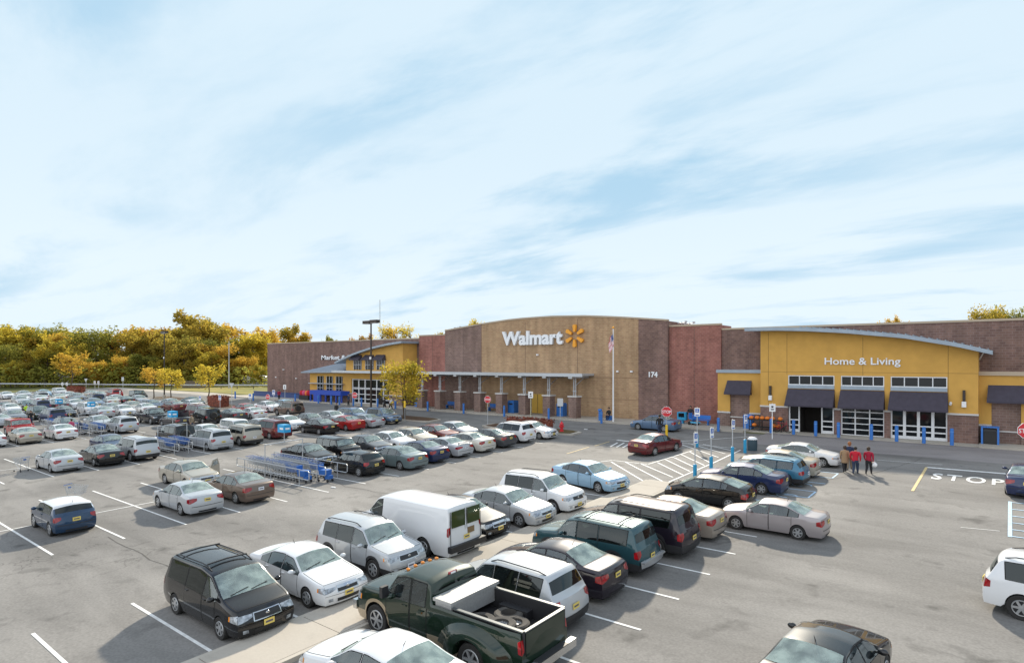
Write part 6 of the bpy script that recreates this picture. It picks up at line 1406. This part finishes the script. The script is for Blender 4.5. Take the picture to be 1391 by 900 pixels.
# ------------------------------------------------------------------ people
SKIN = mat('skin', (.42, .24, .16), .6)
def cloth(name, col): return mat(name, col, .85)
hairm = {'brown': mat('brown hair', (.05, .028, .015), .7), 'auburn': mat('auburn hair', (.26, .10, .03), .7), 'dark': mat('dark hair', (.02, .015, .012), .7), 'grey': mat('grey hair', (.25, .23, .2), .7)}
shoe_m = mat('shoes', (.03, .025, .022), .6)
def person(x, y, rz, h, top, legs, hair, label, pose='stand', coat=None, stout=1.0, hat=None, group=None, z=None, bag=None):
    """joints in a metre-high figure facing -y before rotation"""
    s = h; J = {}
    def j(n, x_, y_, z_, r, par=None, ry=None): J[n] = (Vector((x_, y_, z_)) * s, r * s, (ry or r) * s, par)
    w = stout
    if pose == 'sit':
        hipz = .27; j('pel', 0, 0, hipz, .085 * w); kn = ((-.055, -.24, .27), (.055, -.24, .27)); an = ((-.06, -.25, .045), (.06, -.25, .045)); ty = .0
        arms = [((-.115, .0, .52), (-.135, -.05, .40), (-.06, -.17, .33)), ((.115, .0, .52), (.135, -.05, .40), (.06, -.17, .33))]; lift = -.24
    else:
        st = .015 if pose == 'stand' else .11
        j('pel', 0, 0, .51, .088 * w); kn = ((-.05, -.03 - st * .6, .275), (.05, -.01 + st * .2, .275)); an = ((-.055, -st, .04), (.055, st * 1.1, .045)); lift = 0
        if pose == 'push': arms = [((-.115, 0, .80), (-.14, -.08, .66), (-.1, -.22, .62)), ((.115, 0, .80), (.14, -.08, .66), (.1, -.22, .62))]
        else: arms = [((-.115 * w, 0, .80), (-.138 * w, .03, .64), (-.125 * w, -.03, .495)), ((.115 * w, 0, .80), (.138 * w, -.01, .64), (.12 * w, -.075, .51))]
    L = 0 if pose != 'sit' else -.24
    j('waist', 0, .0, .60 + L, .078 * w, 'pel', .062 * w); j('chest', 0, .0, .72 + L, .098 * w, 'waist', .068 * w); j('neckb', 0, .005, .815 + L, .055, 'chest', .045); j('neck', 0, -.005, .855 + L, .032, 'neckb'); j('jaw', 0, -.014, .885 + L, .042, 'neck'); j('head', 0, -.008, .935 + L, .054, 'jaw', .062); j('crown', 0, -.0, .975 + L, .038, 'head')
    for k, sd in ((0, 'l'), (1, 'r')):
        (a, b, c) = arms[k]; j('sh' + sd, a[0], a[1], a[2], .043 * (w ** .5), 'chest'); j('el' + sd, b[0], b[1], b[2], .037, 'sh' + sd); j('wr' + sd, c[0], c[1], c[2], .021, 'el' + sd)
        d = Vector((c[0] - b[0], c[1] - b[1], c[2] - b[2])).normalized(); e = Vector(c) + d * .035; j('pa' + sd, *e, .022, 'wr' + sd, .013)
        j('hp' + sd, (-.052 if k == 0 else .052) * w, 0, (.47 if L == 0 else .265), .066 * w, 'pel'); j('kn' + sd, *kn[k], .052, 'hp' + sd); j('ca' + sd, *(Vector(kn[k]).lerp(Vector(an[k]), .35)), .047, 'kn' + sd); j('an' + sd, *an[k], .026, 'ca' + sd); j('to' + sd, an[k][0], an[k][1] - .075, .018, .022, 'an' + sd, .016)
        base = Vector(c) + d * .045; side = Vector((1, 0, 0)) if k == 0 else Vector((-1, 0, 0)); fr = Vector((0, -1, 0))
    names = list(J); me = bpy.data.meshes.new('body'); me.from_pydata([J[n][0] for n in names], [(names.index(n), names.index(J[n][3])) for n in names if J[n][3]], [])
    o = bpy.data.objects.new('tmp', me); C.objects.link(o); md = o.modifiers.new('s', 'SKIN'); sk = me.skin_vertices[0].data if me.skin_vertices else None
    if sk is None:
        bm = bmesh.new(); bm.from_mesh(me); bm.verts.layers.skin.verify(); bm.to_mesh(me); bm.free(); sk = me.skin_vertices[0].data
    for i, n in enumerate(names): sk[i].radius = (J[n][1], J[n][2]); sk[i].use_root = (n == 'pel')
    sb = o.modifiers.new('u', 'SUBSURF'); sb.levels = 1; sb.render_levels = 1
    bpy.context.view_layer.update(); m2 = bpy.data.meshes.new_from_object(o.evaluated_get(bpy.context.evaluated_depsgraph_get())); bpy.data.objects.remove(o)
    m2.materials.clear()
    for m in (SKIN, top, legs, shoe_m): m2.materials.append(m)
    for p in m2.polygons:
        c = p.center / s; zz = c.z - L
        if L == 0: mi = 0 if zz > .845 else (3 if c.z < .05 else (2 if zz < .505 and abs(c.x) < .125 * max(1, w) else 1))
        else: mi = 0 if zz > .845 else (3 if c.z < .05 else (2 if c.z < .33 and not (abs(c.x) > .1) else 1))
        for k in (0, 1):
            wv = Vector(arms[k][2]); ev = Vector(arms[k][1]); d = (wv - ev).normalized()
            if (Vector(c) - wv).dot(d) > .0 and (Vector(c) - wv).length < .07: mi = 0
        p.material_index = mi
    m2.shade_smooth(); zz = gz(x, y) if z is None else z
    root = link('person', m2); place(root, (x, y, zz), rz); m2.name = 'person'; tag(root, label, 'person', group)
    # fingers: five short tapered chains per hand, joined as one child mesh per hand
    for k in (0, 1):
        a, b, c = [Vector(v) for v in arms[k]]; d = (c - b).normalized(); q = MB(); base = c + d * .045
        sd = Vector((0, 1, 0)) if abs(d.z) > .5 else Vector((1, 0, 0))
        for f in range(4):
            p0 = base + sd * (.008 * (f - 1.5)); p1 = p0 + d * (.022 + .004 * (f in (1, 2))); p2 = p1 + (d * .8 + Vector((0, -.5, 0))) * .014; q.cyl(p0 * s, p1 * s, .0052 * s, 5, .0048 * s); q.cyl(p1 * s, p2 * s, .0048 * s, 5, .0036 * s)
        p0 = c + d * .02 - sd * .012; q.cyl(p0 * s, (p0 + (d - sd).normalized() * .03) * s, .006 * s, 5, .004 * s); q.build('hand', SKIN, root)
    hz = .94 + L; q = MB(); q.sphere((0, .012 * s, (hz + .012) * s), .062 * s, 12, 8, (1, 1.05, 1.02)); vs = [i for i in range(len(q.v))]
    if hair in ('auburn', 'grey', 'brown'): q.sphere((0, .03 * s, (hz - .02) * s), .058 * s, 10, 6, (1.05, .8, 1))
    hm_ = q.build('hair', hairm[hair], root, smooth=True)
    q = MB()      # face: nose, eyes, mouth
    q.sphere((0, -.066 * s, (hz - .015) * s), .009 * s, 6, 4, (1, 1, 1.3)); q.build('nose', SKIN, root)
    q = MB()
    for e in (-.021, .021): q.sphere((e * s, -.058 * s, hz * s), .006 * s, 6, 4)
    q.box((0, -.056 * s, (hz - .038) * s), (.026 * s, .006 * s, .005 * s)); q.build('eyes_and_mouth', hairm['dark'], root)
    if coat:
        q = MB(); q.lathe([(.118 * w * s, .36 * s), (.112 * w * s, .5 * s), (.10 * w * s, .60 * s), (.108 * w * s, .70 * s), (.10 * w * s, .79 * s), (.05 * s, .84 * s)], n=16); q.v = [(a, b * .72, c) for a, b, c in q.v]; q.build('coat', coat, root, smooth=True)
    if hat:
        q = MB(); q.sphere((0, 0, (hz + .03) * s), .064 * s, 12, 6, (1, 1, .75)); q.lathe([(.062 * s, (hz + .02) * s), (.10 * s, (hz + .018) * s)], n=14); q.build('hat', hat, root, smooth=True)
    return root
C_red = cloth('red jacket', (.50, .012, .03)); C_wine = cloth('wine jacket', (.34, .010, .035)); C_tan = cloth('tan coat', (.32, .21, .12)); C_navy = cloth('navy cloth', (.02, .035, .08)); C_jean = cloth('dark jeans', (.03, .045, .085)); C_blk = cloth('black cloth', (.02, .02, .022)); C_pink = cloth('pink cloth', (.55, .08, .18)); C_hi = cloth('high visibility yellow', (.50, .75, .05)); C_whi = cloth('white cloth', (.6, .6, .6)); C_khk = cloth('khaki', (.25, .2, .14))
away = PI + R_(8)
PG = 'four shoppers walking to the store'
x, y = G(1147.5, 641); person(x, y, away + .25, 1.62, C_tan, C_blk, 'brown', 'person in a long tan coat on the left of the walking group', 'walk', coat=C_tan, stout=1.05, group=PG)
x, y = G(1154, 637.5); person(x, y, away, 1.74, C_navy, C_khk, 'auburn', 'tallest person with reddish hair and navy top, behind the group', 'walk', group=PG)
x, y = G(1162, 643.5); person(x, y, away - .15, 1.64, C_red, C_jean, 'dark', 'person in a bright red jacket in the middle of the walking group', 'walk', stout=1.22, group=PG)
x, y = G(1180, 644); person(x, y, away - .3, 1.64, C_wine, C_blk, 'brown', 'person in a wine red jacket on the right of the walking group', 'walk', stout=1.12, group=PG)
x, y = G(896, 590.5); person(x, y, PI + .9, 1.8, C_blk, C_jean, 'dark', 'standing man in black with a pale cap by the steel blue sedan', hat=C_khk, stout=1.15)
x, y = xonY(938, 59.6), 59.6; person(x, y, .2, 1.78, C_blk, C_khk, 'dark', 'person in dark jacket standing against the red brick wall', z=ZB + .15, stout=1.1)
x, y = xonY(827, 57.9), 57.9; person(x, y, .1, 1.75, C_blk, C_navy, 'dark', 'person sitting on a low box beside the flagpole', 'sit', z=ZB + .15 + .02)
mb = MB(); mb.box((0, 0, .22), (.55, .45, .44)); mb.box((0, 0, .445), (.6, .5, .03)); o = mb.build('seat_box', blue_m); o.location = (x, y + .05, ZB + .15); tag(o, 'blue box used as a seat beside the flagpole', 'box')
x, y = xonY(823.5, 56.9), 56.9 ; mb = MB(); mb.cyl((0, 0, 0), (0, 0, 1.0), .16, 12); mb.sphere((0, 0, 1.1), .24, 12, 6, (1, 1, .6)); o = mb.build('ash_urn', blue_m, smooth=True); o.location = (xonY(815, 56.9), 56.9, ZB + .15); tag(o, 'blue domed urn left of the seated person', 'urn')
for px, py, top, legs, rz, lab, pose in [(522, 557, C_blk, C_blk, PI, 'person in black walking into the left entrance', 'walk'), (473.5, 551, C_navy, C_blk, 0, 'person in dark clothes left of the entrance doors', 'stand'), (457, 566, C_blk, C_blk, .5, 'person in black walking between the far cars', 'walk'), (379, 543, C_wine, C_blk, 1, 'person with dark red top by the blue screen', 'walk'), (97, 592, C_pink, C_jean, -1.2, 'person in pink behind the white sedan', 'stand'),
     (36, 566, C_hi, C_blk, 1.2, 'worker in a bright yellow vest beside the trolleys', 'push'), (42, 577, C_blk, C_jean, 1.4, 'person in black leaning to the blue trolleys', 'push'), (163, 541, C_whi, C_blk, 0, 'person in white between the far cars', 'stand'), (260, 585, C_khk, C_jean, 2, 'person loading the plum sedan with raised boot lid', 'stand'), (531, 556, C_whi, C_blk, 0, 'person in white leaving the left entrance', 'walk')]:
    x, y = G(px, py); person(x, y, rz, 1.72, top, legs, 'dark', lab, pose)

# ------------------------------------------------------------------ shopping trolleys and pens
def cart_meshes(blue):
    bm_ = cartblue if blue else galv
    q = MB(); L_, w0, w1 = .88, .28, .22; zt, zb = .98, .58
    def ring(z, t): a = w0 + (w1 - w0) * t; return a
    for i in range(6):
        z = zb + (zt - zb) * i / 5; f = (i / 5); xb, xf = -.34 - .08 * f, .36 + .14 * f
        q.path([(xb, -w0 * (.8 + .2 * f), z), (xf, -w1 * (.8 + .2 * f), z - .03), (xf, w1 * (.8 + .2 * f), z - .03), (xb, w0 * (.8 + .2 * f), z), (xb, -w0 * (.8 + .2 * f), z)], .009, 4)
    for sd in (-1, 1):
        for i in range(9): t = i / 8; q.cyl((-.34 + .70 * t, sd * (w0 + (w1 - w0) * t) * .8, zb - .02 * t), (-.42 + .92 * t, sd * (w0 + (w1 - w0) * t), zt - .03 * t), .006, 4)
    for i in range(5): q.cyl((.36, w1 * .8 * (i - 2) / 2, zb - .03), (.50, w1 * (i - 2) / 2, zt - .03), .006, 4); q.cyl((-.34, w0 * .8 * (i - 2) / 2, zb), (.36, w1 * .8 * (i - 2) / 2, zb - .02), .006, 4)
    f = MB()
    for sd in (-1, 1): f.path([(-.46, sd * .27, 1.02), (-.34, sd * .26, .55), (-.30, sd * .26, .18), (.42, sd * .2, .14)], .014, 5); f.path([(-.30, sd * .26, .20), (.30, sd * .18, .56)], .012, 5)
    h = MB(); h.cyl((-.50, -.29, 1.03), (-.50, .29, 1.03), .013, 6); h.box((-.40, 0, .86), (.02, .18, .11))
    wls = []
    for a, b in ((-.3, -.25), (-.3, .25), (.42, -.2), (.42, .2)): k = MB(); k.lathe([(.001, -.015), (.06, -.015), (.06, .015), (.001, .015)], (a, b, .06), 10, 'y'); k.cyl((a, b, .06), (a, b, .16), .012, 4); wls.append(k.mesh('castor', trimk))
    return q.mesh('basket', bm_), f.mesh('frame', galv), h.mesh('handle_and_seat', cartblue), wls
CM = {False: cart_meshes(False), True: cart_meshes(True)}
def cart(x, y, rz, lab, group=None, blue=False):
    r = empty('shopping_trolley', (x, y, gz(x, y)), rz, True); b, f, h, w = CM[blue]; tag(r, lab, 'trolley', group)
    link('basket', b, r); link('frame', f, r); link('handle_and_seat', h, r)
    for m in w: link('castor', m, r)
x, y = G(29, 640); cart(x, y, R_(200), 'single grey trolley standing alone at the left edge'); x, y = G(105, 683); cart(x, y, R_(35), 'single trolley with blue seat behind the small blue hatchback')
x, y = G(109, 590); cart(x, y, R_(60), 'trolley with a dark bag beside the person in pink'); mb = MB(); mb.sphere((0, 0, .35), .35, 10, 6, (1, .8, 1)); o = mb.build('dark_bag', C_navy, smooth=True); o.location = (x, y, gz(x, y) + .55); tag(o, 'dark bag heaped in the trolley beside the person in pink', 'bag')
def pen(xa, xb, y0, w, lab, n, sign_px=None, lanes=2):
    r = empty('trolley_pen', (xa, y0, gz(xa, y0))); tag(r, 'steel rail pen for trolleys %s' % lab, 'trolley pen', 'trolley pens'); g0 = lambda y: gz(0, y) - gz(xa, y0)
    Ln = xb - xa
    for k in range(lanes + 1):
        yy = w * k / lanes; zb = SL * yy; mb = MB(); x0, x1 = (0, Ln) if k != 1 else (.6, Ln - .3)
        for z in (.42, .95): mb.cyl((x0 + .1, yy, zb + z), (x1 - .1, yy, zb + z), .03, 6)
        mb.path([(x0 + .1, yy, zb + .42), (x0, yy, zb + .5), (x0, yy, zb + .87), (x0 + .1, yy, zb + .95)], .03, 6); mb.path([(x1 - .1, yy, zb + .42), (x1, yy, zb + .5), (x1, yy, zb + .87), (x1 - .1, yy, zb + .95)], .03, 6)
        for q in (.12, .5, .88): mb.cyl((x0 + (x1 - x0) * q, yy, zb), (x0 + (x1 - x0) * q, yy, zb + .95), .03, 6)
        mb.build('side_rail', galv, r)
    mb = MB(); m = Ln * .42
    mb.path([(m, 0, 0), (m, 0, 2.1), (m, w, 2.15 + SL * w), (m, w, SL * w)], .03, 6); mb.cyl((m, w / 2, 2.12), (m, w / 2, 2.9), .025, 6); mb.build('hoop', galv, r)
    mb = MB(); mb.box((m, w / 2, 3.05), (.75, .5, .5)); sgn = mb.build('pen_sign', mat('sign cyan', (.02, .32, .62), .5), r)
    mb = MB(); mb.box((m + .1, w / 2 - .26, 3.05), (.4, .01, .12)); mb.box((m + .38, w / 2, 3.05), (.01, .3, .12)); mb.build('sign_print', white_m, sgn)
    i = 0
    for k in range(lanes):
        yy = y0 + w * (k + .5) / lanes
        for t in range(n[k]):
            blue = (n[k] - t < 3 or t % 7 == 3) if n[0] < 12 else t == n[k] - 1
            cart(xa + .9 + t * .34 + (.9 if k else 0), yy + random.uniform(-.03, .03), 0 if k else .0, 'nested %s trolley in the pen %s' % ('blue' if blue else 'grey', lab), '%s trolleys in the pen %s' % ('blue' if blue else 'grey', lab), blue); i += 1
pen(-40.4, -32.0, 21.0, 2.7, 'behind the brown sedan', (15, 14))
pen(-57.0, -50.3, 21.5, 2.3, 'between boxy silver SUV and silver minivan', (10, 7))
pen(-76.0, -69.5, 21.6, 2.2, 'beside the person in pink', (6, 8))
pen(-84.5, -78.5, 21.3, 2.0, 'beside the red off-roader', (9, 0), lanes=2)
x, y = G(58, 562)
for t in range(9): cart(x + t * .36 - 1.5, y, .1, 'grey trolley in the long line behind the yellow vest worker', 'grey trolleys in a long line')
# blue plastic child trolleys at the end of the near pen
for i, (dx, dy, lab) in enumerate([(0, 0, 'moulded blue child trolley near end of the pen behind the brown sedan'), (.9, .9, 'moulded blue child trolley at the right end of the same pen')]):
    r = empty('child_trolley', (-33.6 + dx, 21.7 + dy, gz(0, 21.7 + dy)), .15, True); tag(r, lab, 'child trolley'); mb = MB(); mb.box((0, 0, .55), (.6, .42, .36), taper=1.15); mb.box((-.36, 0, .85), (.08, .42, .3)); mb.box((.32, 0, .3), (.32, .38, .22)); mb.build('shell', cartblue, r)
    for a, b in ((-.3, -.25), (-.3, .25), (.4, -.2), (.4, .2)): mb = MB(); mb.lathe([(.001, -.02), (.09, -.02), (.09, .02), (.001, .02)], (a, b, .09), 10, 'y'); mb.build('wheel', trimk, r)
# things outside the left entrance
mb = MB(); X0, X1 = xonY(428, 57.8), xonY(470, 57.8)
for q in range(7): xx = X0 + (X1 - X0) * q / 6; mb.b2(xx - .1, xx + .1, 56.9, 57.1, 0, 1.3)
mb.b2(X0, X1, 56.8, 58.6, 1.1, 1.75); mb.b2(X0 + 1.2, X0 + 3, 56.7, 56.9, 0, 1.2); o = mb.build('covered_pen', mat('royal blue sheet', (.02, .07, .42), .6)); o.location = (0, 0, ZB + .15); tag(o, 'royal blue covered trolley pen under the left windows', 'covered pen')
r = empty('stocked_rack', (xonY(415, 58.2), 58.2, ZB + .15)); tag(r, 'rack of red and pink goods left of the royal blue pen', 'rack'); mb = MB(); mb.box((0, 0, .4), (2.6, .8, .7)); mb.build('rack_body', black_m, r)
for q, cm in ((-.9, C_red), (-.2, C_pink), (.6, orange_m), (1.0, C_red)): mb = MB(); mb.sphere((q, -.1, 1.1), .5, 8, 6, (.9, .7, 1)); mb.build('goods', cm, r, smooth=True)
x, y = G(1022, 611.5); r = empty('litter_barrel', (x, y, gz(x, y))); tag(r, 'dark barrel bin with white lid behind the far wheelchair sign', 'litter bin'); mb = MB(); mb.lathe([(.001, 0), (.33, 0), (.36, .5), (.33, .85), (.001, .85)], n=16); mb.build('barrel', mat('barrel', (.03, .06, .08), .5), r, smooth=True); mb = MB(); mb.sphere((0, 0, .85), .36, 12, 6, (1, 1, .5)); mb.build('lid', white_m, r, smooth=True)
# bicycle by the pumpkin rack
x, y = xonY(1062, 57.4), 57.5; r = empty('bicycle', (x, y, ZB + .1), R_(10)); tag(r, 'dark bicycle leaning near the left leaf of the open doorway', 'bicycle')
for a in (-.5, .5): mb = MB(); mb.lathe([(.31, -.02), (.34, 0), (.31, .02), (.29, 0), (.31, -.02)], (a, 0, .34), 18, 'y'); mb.build('wheel', rubber, r)
mb = MB(); mb.path([(-.5, 0, .34), (-.15, 0, .34), (-.28, 0, .82), (-.5, 0, .34)], .018); mb.path([(-.15, 0, .34), (.36, 0, .82), (-.26, 0, .8)], .018); mb.path([(.5, 0, .34), (.33, 0, .98), (.33, .22, 1.02)], .018); mb.box((-.3, 0, .9), (.24, .12, .05)); mb.build('frame', C_wine, r)
mb = MB(); mb.sphere((0, 0, .16), .16, 8, 6, (1.2, .8, 1)); mb.path([(-.1, 0, .28), (0, 0, .42), (.1, 0, .28)], .01, 4); o = mb.build('shopping_bag', white_m, smooth=True); x, y = G(1184, 643.5); place(o, (x + .12, y - .05, gz(x, y) + .42), 0, False); tag(o, 'white carrier bag held by the person in wine red', 'bag')
# scraps of litter
rnd = random.Random(2)
for px, py, lab in [(452, 662, 'white paper scrap at the end of the pen line'), (795, 583, 'pale scrap on the front lane')]:
    x, y = G(px, py); mb = MB(); mb.box((0, 0, .03), (.2, .12, .05), .3); mb.box((.15, .05, .025), (.1, .1, .04), 1); o = mb.build('paper_scrap', white_m); o.location = (x, y, gz(x, y)); tag(o, lab, 'litter')
